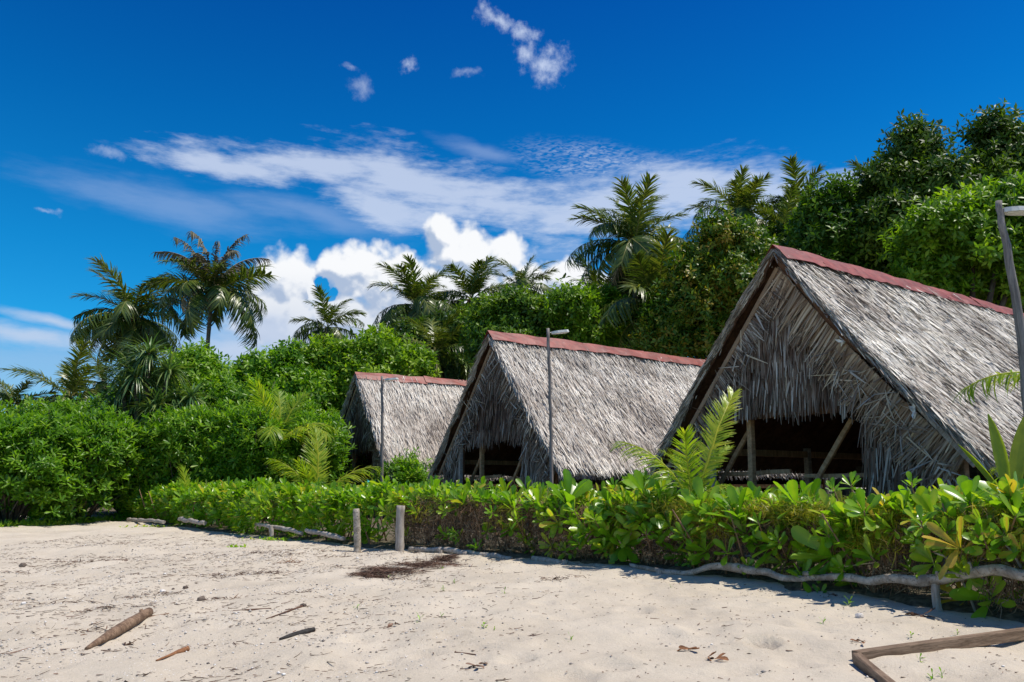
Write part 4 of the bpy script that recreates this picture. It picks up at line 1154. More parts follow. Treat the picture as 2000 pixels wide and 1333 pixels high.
# undergrowth that closes the view between the trunks
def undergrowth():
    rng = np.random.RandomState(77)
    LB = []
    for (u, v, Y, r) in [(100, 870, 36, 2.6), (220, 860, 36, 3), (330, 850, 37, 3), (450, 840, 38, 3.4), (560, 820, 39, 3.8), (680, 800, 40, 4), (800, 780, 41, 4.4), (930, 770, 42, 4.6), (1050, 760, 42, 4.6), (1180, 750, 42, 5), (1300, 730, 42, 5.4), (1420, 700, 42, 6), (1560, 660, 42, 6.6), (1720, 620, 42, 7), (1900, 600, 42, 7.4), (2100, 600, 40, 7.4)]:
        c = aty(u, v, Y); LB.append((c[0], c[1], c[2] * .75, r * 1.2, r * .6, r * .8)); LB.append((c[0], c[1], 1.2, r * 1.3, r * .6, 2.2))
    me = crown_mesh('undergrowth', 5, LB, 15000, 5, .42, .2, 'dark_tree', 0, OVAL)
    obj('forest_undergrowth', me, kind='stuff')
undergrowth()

# ------------------------------------------------------------------ the big green thicket at the left
def thicket_shrub(label, u, v, Y, ru, h, seed, n=900, mesh=None, mat='shrub', dz=None):
    b = aty(u, v, Y); b[2] = 0
    t = thing('shore_shrub', label, 'shrub', b, group='shrubs of the green thicket')
    k = Y / 1526.0
    r = ru * k
    rng = np.random.RandomState(seed)
    LB = [(0, 0, h * .52, r, r * .8, h * .52)] + [(rng.uniform(-.6, .6) * r, rng.uniform(-.5, .3) * r, h * rng.uniform(.5, .85), r * .5, r * .45, h * .28) for _ in range(5)]
    LB = split_lobes(rng, LB, 6, (.28, .5))
    P, d = crown_pts(rng, LB, int(n * 1.6), (.7, 1.12))
    P = P + nrm(d + [0, 0, .7]) * (rng.rand(len(P), 1) ** 2 * .42)
    P[:, 2] = np.maximum(P[:, 2], .08)
    A = d * .7 + [0, 0, .8] + rng.normal(0, .25, d.shape)
    m = 9
    B, Dv, N = rosettes(rng, P, A, m, (15, 88), .015)
    kk = len(B)
    tint = np.clip(np.repeat(rng.beta(2, 2, len(P)), m) * .55 + rng.rand(kk) * .45 - .05, 0, 1)
    obj('foliage', blade_mesh('foliage', B, Dv, N, rng.uniform(.13, .23, kk), rng.uniform(.042, .066, kk), tint, mat, OBOV_L, rng.uniform(-.05, .3, kk), .22, 3), t, 'stuff')
    n2 = 46
    ps = []
    for j in range(n2):
        q = P[rng.randint(len(P))]
        ps.append(([(q[0] * .15, q[1] * .15, 0), q * .55 + rng.normal(0, .08, 3), q], np.array([.03, .02, .01]), 5, 0))
    obj('stems', tubes_mesh('stems', ps, 'tree_bark'), t, 'stuff')
TK = [('leftmost thicket shrub touching the picture edge', 20, 1030, 20.5, 120, 2.6, 1100),
      ('thicket shrub second from the left edge at sand level', 150, 1025, 22, 110, 2.7, 1100),
      ('tall thicket shrub below the low left palms', 100, 1000, 25, 150, 3.6, 1100),
      ('thicket shrub at sand level beside the hedge end', 255, 1018, 24.5, 105, 2.9, 1200),
      ('tall thicket shrub under the spiky pandanus', 260, 1000, 27, 140, 4.0, 1100),
      ('thicket shrub behind the pale seedling palm', 370, 990, 23.5, 110, 3.0, 1200),
      ('tall rounded thicket shrub below the bare palm trunk', 420, 990, 26.5, 130, 4.1, 1200),
      ('thicket shrub between seedling palm and upright young palm', 480, 990, 22.8, 105, 2.7, 1200),
      ('thicket shrub topped by the arching young palm', 540, 980, 26.5, 125, 3.8, 1200),
      ('thicket shrub directly behind the upright young palm', 590, 980, 24, 90, 2.7, 1000),
      ('thicket shrub tucked against the smallest hut wall', 640, 980, 29, 90, 3.4, 900)]
for i, (lb_, u, v, Y, ru, h, n) in enumerate(TK):
    thicket_shrub(lb_, u, v, Y, ru, h, 300 + i, n)
for i, (lb_, u, Y, ru, h) in enumerate([('low shrub between the smallest and middle huts', 800, 24, 60, 1.6), ('shrub below the eave of the middle hut near the big front palm', 1262, 17.5, 34, .85)]):
    thicket_shrub(lb_, u, 950, Y, ru, h, 340 + i, 400)

# ------------------------------------------------------------------ the clipped hedge in front
LEAF = []
for i in range(8):
    rng = np.random.RandomState(400 + i)
    V, Fc, k = blades(np.zeros((1, 3)), np.array([[0, 1., 0]]), np.array([[0, 0, 1.]]), 1.0, .33 + .035 * (i % 3), OBOV, [-.05, .12, .25, .05][i % 4], .22, 3)
    LEAF.append(mesh_np('leaf', V, Fc, 'scaevola', np.full(len(V), [.45, .55, .62, .70, .78, .5, .35, .86][i]) + np.where(np.arange(len(V)) % 3 == 1, .13, 0), True))

def hedge_shrub(label, s0, s1, seed, near, brown, small=1.0, rich=0.0):
    """a length of the hedge from s0 to s1 along its line; brown: share of bare twiggy front"""
    rng = np.random.RandomState(seed)
    mid = hedge_at((s0 + s1) / 2); a, b_ = hedge_at(s0), hedge_at(s1)
    dirv = (b_ - a) / np.linalg.norm(b_ - a); back = np.array([dirv[1], -dirv[0]])
    if back[1] < 0: back = -back
    t = thing('hedge_shrub', label, 'hedge shrub', (mid[0], mid[1], 0), group='hedge shrubs along the sand')
    o3 = np.array([mid[0], mid[1], 0])
    Lg = s1 - s0
    H, TK_ = (.80 if s1 < 10.5 else .86), 1.15
    def surf(n, part):
        s = rng.uniform(s0 - .1, s1 + .1, n); p = hedge_at(s)
        bulge = (vnoise(s * 1.6, s * 0, 31) - .5) * .30
        hh = H + (vnoise(s * 2.6, s * 0 + 5, 17) - .5) * .20
        if part == 'top':
            d_ = rng.uniform(.0, TK_, n); z = hh + rng.normal(0, .045, n) - .12 * (1 - np.clip(d_ / .25, 0, 1))
            A = np.stack([-back[0] * .15 + rng.normal(0, .3, n), -back[1] * .25 + rng.normal(0, .3, n), np.ones(n)], 1)
        else:
            q = rng.rand(n) ** .75
            z = .04 + (hh - .06) * q; d_ = -.04 + .22 * (1 - np.sin(q * math.pi * .85)) + rng.uniform(-.05, .12, n)
            A = np.stack([-back[0] * .8 + rng.normal(0, .4, n), -back[1] * .8 + rng.normal(0, .4, n), .65 + rng.normal(0, .25, n)], 1)
        P = np.stack([p[:, 0] + back[0] * (d_ + bulge * (.4 if part == 'top' else 1)), p[:, 1] + back[1] * (d_ + bulge * (.4 if part == 'top' else 1)), z], 1)
        return P, A
    ntop, nfr = int(Lg * (44 if near < 2 else 46) * (1 if near else 1.25)), int(Lg * (48 if near < 2 else 38) * (1 - brown * .93))
    Pt, At = surf(ntop, 'top'); Pf, Af = surf(nfr, 'front')
    if near == 2:       # a few tall shoots stand above the clipped top
        k = rng.rand(len(Pt)) < .10; Pt[k, 2] += rng.uniform(.04, .13, k.sum())
    P = np.concatenate([Pt, Pf]) - o3; A = np.concatenate([At, Af])
    m = 10
    scale = np.clip(rng.lognormal(-.06, .26, len(P)), .5, 1.6) * small
    if near == 2: scale *= np.where(rng.rand(len(P)) < .2, 1.35, .92)
    if near:
        # nearest-looking rosettes as single leaves
        eye = np.array([0, 0, CZ]) - o3
        dist = np.linalg.norm(P - eye, axis=1) - (P[:, 2] > .5) * .3 - scale * .8
        order = np.argsort(dist); nz_ = 22
        # spread over the whole face rather than one end
        pick = order[np.linspace(0, len(order) * .75, nz_).astype(int)]
    else: pick = np.array([], int)
    rest = np.setdiff1d(np.arange(len(P)), pick)
    B, Dv, N = rosettes(rng, P[rest], A[rest], m, (14, 86), .012)
    kk = len(B); sc_ = np.repeat(scale[rest], m)
    tint = np.clip(np.repeat(rng.beta(2.4, 2, len(rest)), m) * .62 + rng.rand(kk) * .3 + .08 + (.08 if near else .02), 0, .93)
    tint = np.where(rng.rand(kk) < .012, 1.0, tint)
    obj('foliage', blade_mesh('foliage', B, Dv, N, rng.uniform(.12, .21, kk) * sc_, rng.uniform(.042, .070, kk) * sc_, tint, 'scaevola', OBOV if near else OBOV_L, rng.uniform(-.08, .32, kk), .22, 3), t, 'stuff')
    cnt = 0
    for i in pick:
        B, Dv, N = rosettes(rng, P[i:i + 1], A[i:i + 1], m, (14, 86), .012)
        base_t = rng.randint(6)
        for j in range(m):
            o = obj('leaf', LEAF[(base_t + rng.randint(3)) % 8], t)
            y = Vector(Dv[j]).normalized(); z = Vector(N[j]).normalized(); x = y.cross(z).normalized(); z = x.cross(y)
            o.matrix_local = Matrix.Translation(Vector(B[j])) @ Matrix((x, y, z)).transposed().to_4x4() @ Matrix.Scale(float(rng.uniform(.14, .21) * scale[i]), 4)
    # woody inside: twigs and stems
    nt_ = int(Lg * (260 if brown > .3 else 90))
    S, _ = surf(nt_, 'front'); S = S - o3
    S[:, :2] += back * rng.uniform(.0, .45, (nt_, 1))
    dv = rng.normal(0, 1, (nt_, 3)) * [.7, .7, 1.0]
    V1 = blades(S, dv, rng.normal(0, 1, (nt_, 3)), rng.uniform(.10, .42, nt_), rng.uniform(.003, .008, nt_), STRAND, rng.uniform(-.4, .4, nt_), 0, 2)
    obj('twig_tangle', mesh_np('twig_tangle', V1[0], V1[1], 'twig', np.repeat(rng.rand(nt_), V1[2])), t, 'stuff')
    its = []
    for j in range(int(Lg * 9)):
        s = rng.uniform(s0, s1); p = hedge_at(s); q = p + back * rng.uniform(.1, .9)
        top_ = np.array([q[0] + rng.normal(0, .18), q[1] + rng.normal(0, .18), rng.uniform(.6, .9)]) - o3
        bs = np.array([q[0], q[1], -.05]) - o3
        its.append(([bs, (bs + top_) / 2 + rng.normal(0, .05, 3), top_], np.array([.018, .013, .007]), 5, 0))
    obj('stems', tubes_mesh('stems', its, 'twig'), t, 'stuff')
    if brown > .3:      # dense dry vine mat hung on the front, and a yellow creeper over the top
        nv_ = int(Lg * 3200)
        s = rng.uniform(s0, s1, nv_); p = hedge_at(s); q = rng.rand(nv_)
        z = .08 + (H - .14) * q
        keep = vnoise(s * 2.3, z * 3.0, 91) > .22
        d_ = .07 + rng.uniform(0, .25, nv_) + (vnoise(s * 1.6, s * 0, 31) - .5) * .3
        C = (np.stack([p[:, 0] + back[0] * d_, p[:, 1] + back[1] * d_, z], 1) - o3)[keep]
        kk = len(C)
        dv = rng.normal(0, 1, (kk, 3)) * [.8, .8, 1.0] + [0, 0, -.3]
        V1 = blades(C, dv, rng.normal(0, 1, (kk, 3)), rng.uniform(.05, .19, kk), rng.uniform(.004, .011, kk), STRAND, rng.uniform(-.7, .7, kk), 0, 2)
        obj('dry_vine_mat', mesh_np('dry_vine_mat', V1[0], V1[1], 'twig', np.repeat(np.clip(rng.beta(2, 2, kk) + .1, 0, 1), V1[2])), t, 'stuff')
    if rich > 0:
        nv_ = int(Lg * 4200 * rich)
        s = rng.uniform(s0, s1, nv_); p = hedge_at(s)
        onf = rng.rand(nv_) < .45
        d_ = np.where(onf, rng.uniform(-.05, .15, nv_), rng.uniform(.0, 1.0, nv_)); z = np.where(onf, rng.uniform(.42, H - .02, nv_), H - .02 + rng.normal(0, .04, nv_))
        keep = vnoise(s * 1.8 + 9, z * 2 + d_, 55) > .38
        C = (np.stack([p[:, 0] + back[0] * d_, p[:, 1] + back[1] * d_, z], 1) - o3)[keep]; kk = len(C)
        V1 = blades(C, rng.normal(0, 1, (kk, 3)), rng.normal(0, 1, (kk, 3)), rng.uniform(.04, .15, kk), rng.uniform(.004, .010, kk), STRAND, rng.uniform(-.8, .8, kk), 0, 2)
        obj('creeper', mesh_np('creeper', V1[0], V1[1], 'vine', np.repeat(rng.rand(kk), V1[2])), t, 'stuff')
    return t

def px_at(u, v, s_off=0.12):
    """point over the pixel, in the vertical plane just seaward of the hedge line"""
    r = ray(u, v)
    ss = np.linspace(0, HLEN, 2600); H2 = hedge_at(ss)
    dirs = np.gradient(H2, axis=0); nb = np.stack([dirs[:, 1], -dirs[:, 0]], 1); nb /= np.linalg.norm(nb, axis=1)[:, None]
    nb = np.where(nb[:, 1:2] < 0, -nb, nb); H2 = H2 - nb * s_off
    i = np.argmin(np.abs(H2[:, 0] / H2[:, 1] - r[0] / r[1]))
    Y = H2[i, 1]; return aty(u, v, Y)

SHRUBS = []
SEGS = [('nearest hedge shrub, cut by the right edge, over bare dry stems', 1.2, 3.1, 2, .74, 1.0, .8),
        ('hedge shrub below the pleated young palm at right', 3.1, 4.6, 2, .70, 1.05, .9),
        ('hedge shrub with a very large rosette right of the open doorway', 4.6, 5.9, 2, .68, 1.1, 1.0),
        ('hedge shrub in front of the largest hut doorway', 5.9, 7.3, 2, .68, 1.05, 1.0),
        ('hedge shrub under the feathery palm of the largest hut', 7.3, 8.8, 2, .58, 1.05, .7),
        ('hedge shrub with leafy rosettes below the middle hut eave', 8.8, 10.3, 2, .5, 1.1, .4),
        ('hedge shrub with reddish brown twiggy face below the middle hut', 10.3, 11.9, 1, .95, .95, .2),
        ('brown-faced hedge shrub just right of the thick stump post', 11.9, 13.4, 1, .88, .95, .15),
        ('green hedge shrub behind the two upright posts', 13.4, 15.0, 1, .12, .95, 0),
        ('green hedge shrub below the smallest hut, left of the posts', 15.0, 16.8, 1, .0, .95, 0),
        ('hedge shrub shading the half-buried rail logs', 16.8, 18.8, 0, .0, .95, 0),
        ('hedge shrub below the upright young palm', 18.8, 21.0, 0, .0, .95, 0),
        ('hedge shrub below the pale seedling palm', 21.0, 23.6, 0, .0, .95, 0),
        ('last hedge shrub at the far left end of the row', 23.6, HLEN, 0, .0, .95, 0)]
for i, (lb_, a, b_, near, brown, sm, rich) in enumerate(SEGS):
    SHRUBS.append((a, b_, hedge_shrub(lb_, a, b_, 500 + i, near, brown, sm, rich)))

def big_rosettes():
    rng = np.random.RandomState(900)
    big = [(1120, 995, .32), (1198, 940, .26), (1178, 1072, .30), (1262, 1042, .30), (1335, 1045, .34), (1420, 1078, .36), (1545, 955, .28), (1688, 1000, .46), (1800, 1020, .32), (1893, 968, .48), (1662, 935, .26), (1628, 945, .22),
           (1618, 1045, .36), (1702, 1088, .38), (1568, 1125, .34), (1752, 975, .28), (1448, 962, .26), (1350, 1095, .22), (1008, 1015, .28), (930, 1068, .28), (1925, 1062, .34), (1187, 1122, .24), (1222, 978, .30), (1985, 1005, .34), (1480, 1018, .24),
           (1085, 975, .34), (1160, 1012, .32), (1300, 975, .26), (1385, 1000, .26), (1590, 985, .26), (1520, 1055, .24), (1850, 1040, .26), (1645, 1110, .26), (1960, 955, .30), (1040, 965, .26), (960, 1000, .22), (1600, 1160, .22), (1130, 1060, .28), (1460, 1105, .22), (1780, 935, .22)]
    for (u, v, sz) in big:
        r = ray(u, v)
        ss = np.linspace(0, HLEN, 2000); H2 = hedge_at(ss)
        i = np.argmin(np.abs(H2[:, 0] / H2[:, 1] - r[0] / r[1])); s0 = ss[i]
        c = px_at(u, v + (10 if v < 985 else 0), .12 if v > 985 else -.18); sz *= .88
        t = [h for a, b_, h in SHRUBS if a <= s0 <= b_]
        if not t: continue
        t = t[0]; c = c - np.array(t.location)
        up = v < 1000
        A = np.array([[-.35 + rng.normal(0, .15), -.45 + rng.normal(0, .15), 1.2 if up else .7]])
        m = rng.randint(8, 12)
        B, Dv, N = rosettes(rng, c[None], A, m, (12, 78), .012)
        k0 = rng.randint(8)
        for j in range(m):
            o = obj('leaf', LEAF[[0, 1, 2, 3, 5, 6, 4, 2][(k0 + rng.randint(3)) % 8]], t)
            y = Vector(Dv[j]).normalized(); z = Vector(N[j]).normalized(); x = y.cross(z).normalized(); z = x.cross(y)
            o.matrix_local = Matrix.Translation(Vector(B[j])) @ Matrix((x, y, z)).transposed().to_4x4() @ Matrix.Scale(float(sz * rng.uniform(.5, .66)), 4)
        q = nrm(A)[0]
        obj('branch', tubes_mesh('branch', [([c - q * .28 + np.array([.03, .05, -.04]), c - q * .12, c + q * .01], np.array([.009, .008, .006]), 6, .05)], 'twig'), t)
big_rosettes()

# ------------------------------------------------------------------ driftwood rail along the hedge, on short stakes
def gpt(u, v, lift=0.0):
    p = on_ground(u, v); p[2] += lift; return p
def rail(label, pts, r, seed, mat='driftwood', off=.12, knots=()):
    P = np.array([px_at(u, v, off) for u, v in pts])
    n = 44
    L = np.concatenate([[0], np.cumsum(np.linalg.norm(np.diff(P, axis=0), axis=1))]); s = np.linspace(0, L[-1], n)
    Q = np.stack([np.interp(s, L, P[:, i]) for i in range(3)], 1)
    for _ in range(2): Q[1:-1] = (Q[:-2] + 2 * Q[1:-1] + Q[2:]) / 4
    rs = np.random.RandomState(seed)
    rs_ = np.random.RandomState(seed + 50)
    Q[2:-2, 2] += (fbm(s[2:-2] * 3.2, s[2:-2] * 0, seed + 9, 2) - .5) * .07
    rad = np.interp(s, np.linspace(0, L[-1], len(r)), r) * (1 + .22 * (fbm(s * 5, s * 0, seed, 3) - .5) * 2)
    b = Q[0].copy()
    t = thing('driftwood_rail', label, 'driftwood rail', b, group='driftwood rails edging the hedge', me=tubes_mesh('driftwood_rail', [(Q - b, rad, 14, .16)] + [([Q[int(k * n)] - b, Q[int(k * n)] - b + np.array(d_)], np.array([.03, .012]), 6, .1) for k, d_ in knots], mat))
    return t
rail('pale twisted driftwood rail at the right edge on a stake', [(2030, 1122), (1940, 1120), (1910, 1118), (1860, 1128), (1820, 1138), (1760, 1134), (1700, 1130), (1610, 1124), (1570, 1120)], [.042, .042, .054, .044, .038, .035, .026], 1, knots=[(.24, (-.03, -.03, .09)), (.36, (-.06, -.02, .06))])
rail('long grey driftwood rail ending under the feathery palm', [(1590, 1128), (1530, 1128), (1480, 1118), (1420, 1106), (1380, 1106), (1340, 1122), (1290, 1114), (1230, 1104)], [.031, .034, .050, .036, .031, .022], 2, 'driftwood')
rail('weathered log edging left of the long grey rail, low on the sand', [(1250, 1118), (1180, 1110), (1100, 1102), (1040, 1092)], [.045, .05, .045], 3, 'post_wood', .10)
rail('thin log running left to the thick stump post', [(1000, 1092), (940, 1084), (880, 1076), (800, 1072)], [.035, .04, .04, .035], 4, 'post_wood', .14)
rail('dark cut log lying behind the slim pale post', [(672, 1052), (640, 1046), (598, 1036)], [.038, .042, .038], 5, 'post_wood', .2)
rail('grey log half hidden under the hedge left of the cut log', [(590, 1042), (560, 1036), (520, 1028), (500, 1024)], [.034, .04, .034], 6, 'post_wood', .2)
rail('small grey log showing under the hedge farther left', [(400, 1022), (375, 1018), (350, 1014)], [.042, .05, .042], 7, 'post_wood', .3)
rail('farthest pale log flat on the sand at the hedge end', [(320, 1020), (285, 1017), (250, 1015)], [.04, .045, .04], 8, 'post_wood', .4)

def stake(name, label, u0, v0, u1, v1, r, off, seed, mat='post_wood', grp='short stakes under the rails'):
    b = px_at(u0, v0, off); Y = b[1]; tp = aty(u1, v1, Y)
    q = tp - b
    rs = np.random.RandomState(seed)
    k = np.linspace(-.12 if True else 0, 1, 12)[:, None]
    path = k * q + np.array([[1, 0, 0]]) * (np.sin(k * 3 + seed) * r * .25)
    rad = r * (1.12 - .16 * k[:, 0]) * (1 + rs.normal(0, .03, 12))
    me = tubes_mesh(name, [(path, rad, 10, .10)], mat)
    return thing(name, label, 'post' if name == 'upright_post' else 'stake', b, group=grp, me=me)
stake('upright_post', 'slim pale upright post, the left one of two on the sand', 696, 1075, 697, 994, .055, .42, 1, 'driftwood', 'upright posts before the hedge')
stake('upright_post', 'thicker leaning grey post, the right one of two', 778, 1084, 785, 988, .066, .38, 2, 'post_wood', 'upright posts before the hedge')
stake('stake', 'stake holding the pale twisted rail near the right edge', 1832, 1196, 1828, 1138, .034, .12, 3)
stake('stake', 'stake under the left half of the long grey rail', 1288, 1135, 1288, 1112, .034, .16, 4)
stake('stake', 'stake beside the low weathered log', 1103, 1118, 1102, 1094, .04, .2, 5)
stake('stake', 'small stake along the thin log near the stump post', 908, 1098, 907, 1078, .035, .24, 6)
stake('stake', 'tiny stake at the left end of the thin log', 860, 1090, 860, 1072, .03, .24, 7)
stake('stake', 'small stake in the hedge shade beside the half-hidden grey log', 530, 1046, 530, 1026, .04, .3, 8)
for i, (u0, v0, u1, v1, lb_) in enumerate([(1905, 1195, 1870, 1120, 'pale dead stick leaning in the hedge bottom at right'), (1860, 1100, 1825, 1080, 'short pale branch stub standing above the twisted rail'), (1995, 1110, 1955, 1055, 'bare grey branch slanting at the right edge')]):
    b = px_at(u0, v0, .0); q = aty(u1, v1, b[1] + .05) - b
    thing('dead_branch', lb_, 'dead branch', b, group='dead branches in the hedge', me=tubes_mesh('dead_branch', [([np.zeros(3), q * .5 + [0.01, 0, .015], q], np.array([.012, .010, .006]), 7, .1)], 'post_wood'))

# ------------------------------------------------------------------ things on the sand
def log(name, label, cat, u0, v0, u1, v1, r, mat, seed, knots=(), grp=None, bend=.0, flat=1.0, bury=.25):
    a, b = on_ground(u0, v0), on_ground(u1, v1)
    a[2] += r[0] * (1 - bury); b[2] += r[-1] * (1 - bury)
    q = b - a; n = 26
    k = np.linspace(0, 1, n)[:, None]
    path = k * q + np.sin(k * math.pi) * np.array([[0, bend, 0]])
    side = np.array([-q[1], q[0], 0]); side /= np.linalg.norm(side)
    rad = np.interp(k[:, 0], np.linspace(0, 1, len(r)), r) * (1 + .12 * (fbm(k[:, 0] * 14, k[:, 0] * 0, seed, 3) - .5) * .9)
    me = tubes_mesh(name, [(path, rad, 12, .045)] + [([path[int(t * n)], path[int(t * n)] + np.array(d_)], np.array([rr, rr * .75]), 8, .1) for t, d_, rr in knots], mat)
    return thing(name, label, cat, a, group=grp, me=me)
log('driftwood_log', 'short brown driftwood log lying at lower left of the beach', 'log', 168, 1270, 290, 1203, [.012, .022, .030, .040, .043, .043, .043, .042, .042, .041], 'log_wood', 1, [(.38, (-.01, -.055, .01), .03), (.86, (-.02, 0, .055), .022)])
log('charred_stick', 'flat black charred stick left of centre on the sand', 'stick', 546, 1251, 614, 1233, [.010, .022, .024, .018], 'black_wood', 2)
log('bark_strip', 'curved orange bark strip below the brown log', 'bark strip', 305, 1292, 366, 1272, [.006, .009, .017, .020], 'orange_bark', 3, bend=.03)
log('long_twig', 'long dark twig in the middle left of the sand', 'twig', 455, 1194, 530, 1190, [.004, .009, .006], 'seaweed', 4, grp='long twigs on the sand')
log('long_twig', 'thin twig sloping up behind the end of the brown log', 'twig', 285, 1215, 330, 1199, [.006, .006, .004], 'twig', 5, grp='long twigs on the sand')
log('long_twig', 'dark twig at the upper left among brown litter', 'twig', 205, 1102, 248, 1095, [.005, .014, .016], 'seaweed', 6, grp='long twigs on the sand')
log('long_twig', 'twig rising toward a dead knot left of centre', 'twig', 520, 1212, 590, 1186, [.004, .006, .010], 'seaweed', 7, grp='long twigs on the sand')
log('long_twig', 'thin twig near the bottom right of the sand centre', 'twig', 888, 1275, 930, 1283, [.004, .005, .004], 'seaweed', 8, grp='long twigs on the sand')
log('long_twig', 'twig lying left of the stones in the left sand', 'twig', 300, 1186, 342, 1178, [.005, .007, .004], 'seaweed', 9, grp='long twigs on the sand')

def dry_leaf(label, u, v, size, seed, mat='seaweed', cat='dry leaf'):
    rng = np.random.RandomState(seed); c = on_ground(u, v)
    n = 5
    B = rng.normal(0, size * .15, (n, 3)) * [1, 1, 0] + [0, 0, .01]
    az = rng.uniform(0, 6.28, n)
    me = blade_mesh('dry_leaf', B, np.stack([np.cos(az), np.sin(az), rng.uniform(.0, .35, n)], 1), np.tile([0, 0, 1.], (n, 1)) + rng.normal(0, .4, (n, 3)), rng.uniform(.5, 1, n) * size, rng.uniform(.2, .35, n) * size, rng.uniform(.2, 1, n), mat, OBOV, rng.uniform(-.2, .6, n), .5, 3)
    thing('dry_leaf', label, cat, c, group='curled dry leaves on the sand', me=me)
dry_leaf('crumpled brown leaf with raised tip at lower right of centre', 1385, 1290, .13, 1, 'orange_bark')
dry_leaf('flat curled brown leaf left of the crumpled one', 1340, 1270, .11, 2, 'orange_bark')
dry_leaf('small brown leaf left of the wooden frame', 1685, 1257, .09, 3, 'orange_bark')
dry_leaf('dark leaf scrap at the bottom centre of the sand', 935, 1305, .10, 4)
dry_leaf('second dark leaf scrap right of the bottom centre one', 952, 1300, .08, 5)
dry_leaf('small dark leaf above the black charred stick', 768, 1222, .10, 6)
dry_leaf('dark leaf scrap beside the hole in the sand', 1620, 1165, .08, 7)
dry_leaf('brown scrap just below the brown log', 250, 1262, .10, 8)
dry_leaf('dry leaf in the hedge shade near the rail stake', 1800, 1205, .16, 9)

def stone(label, u, v, r, seed, mat='stone', tint=.5, cat='stone'):
    rng = np.random.RandomState(seed); c = on_ground(u, v)
    import bmesh
    bm = bmesh.new(); bmesh.ops.create_icosphere(bm, subdivisions=2, radius=r)
    for vv in bm.verts:
        n = vv.co.normalized()
        vv.co *= 1 + .22 * math.sin(n.x * 3 + seed) * math.cos(n.y * 4 + seed) + rng.normal(0, .05); vv.co.z *= .7
    me = bpy.data.meshes.new('stone'); bm.to_mesh(me); bm.free(); me.materials.append(M[mat])
    at = me.attributes.new('tint', 'FLOAT', 'POINT'); at.data.foreach_set('value', np.full(len(me.vertices), tint, np.float32))
    c[2] += r * .35
    thing('stone', label, cat, c, group='stones on the sand', me=me)
stone('flat brown stone nearest the left edge', 44, 1107, .050, 1)
stone('dark upright pebble right of the twig lines', 362, 1148, .030, 2, tint=.15)
stone('grey-brown stone below the dark pebble', 393, 1173, .040, 3)
stone('little dark stone left of the dark pebble', 338, 1152, .018, 4, tint=.2)
stone('white coral lump beside the dark pebble', 317, 1157, .030, 5, 'coral', .9, 'coral lump')
stone('white coral lump far left on the sand', 46, 1180, .022, 6, 'coral', .95, 'coral lump')
stone('pale stone under the hedge near the right rail stake', 1680, 1207, .035, 7, 'coral', .6)
stone('dark knot of driftwood left of centre', 592, 1185, .028, 8, tint=.2)
stone('white stone lying on the soil behind the long grey rail', 1460, 1092, .05, 9, 'coral', .9)

# dry brown frond heap
def heap():
    rng = np.random.RandomState(8); c = on_ground(782, 1112); n = 5200
    a = on_ground(690, 1132); b = on_ground(880, 1094)
    t = rng.rand(n); w = (np.sin(np.clip(t, 0, 1) * math.pi) ** .7) * .55
    ax = b - a; sd = np.array([-ax[1], ax[0], 0]); sd /= np.linalg.norm(sd)
    P = a + ax * t[:, None] + sd * (rng.normal(0, .42, n) * w)[:, None]
    k = vnoise(P[:, 0] * 5, P[:, 1] * 5, 3) > .25 + .3 * np.abs(t - .5)
    P, t = P[k], t[k]; n = len(P)
    P[:, 2] = ground_z(P[:, 0], P[:, 1]) + rng.uniform(0, .028, n)
    d = ax / np.linalg.norm(ax) + rng.normal(0, 1.0, (n, 3)) * [1, 1, .10]
    V = blades(P - c, d, rng.normal(0, .5, (n, 3)) + [0, 0, 1], rng.uniform(.04, .20, n), rng.uniform(.003, .008, n), STRAND, rng.uniform(-.1, .15, n), 0, 2)
    me = mesh_np('dry_frond_heap', V[0], V[1], 'seaweed', np.repeat(rng.rand(n) ** 1.4, V[2]))
    o = thing('dry_frond_heap', 'flat heap of dry brown needles and fronds before the stump posts', 'plant litter', c, me=me)
    c2 = on_ground(565, 1106); n = 60
    P = rng.normal(0, .10, (n, 3)) * [1, .5, 0]
    V = blades(P, rng.normal(0, 1, (n, 3)) * [1, .6, .35] + [0, 0, .15], rng.normal(0, 1, (n, 3)), rng.uniform(.05, .16, n), rng.uniform(.003, .006, n), STRAND, .2, 0, 2)
    thing('dead_sprig', 'small reddish dead sprig on open sand left of the posts', 'dead sprig', c2, me=mesh_np('dead_sprig', V[0], V[1], 'orange_bark', None))
heap()

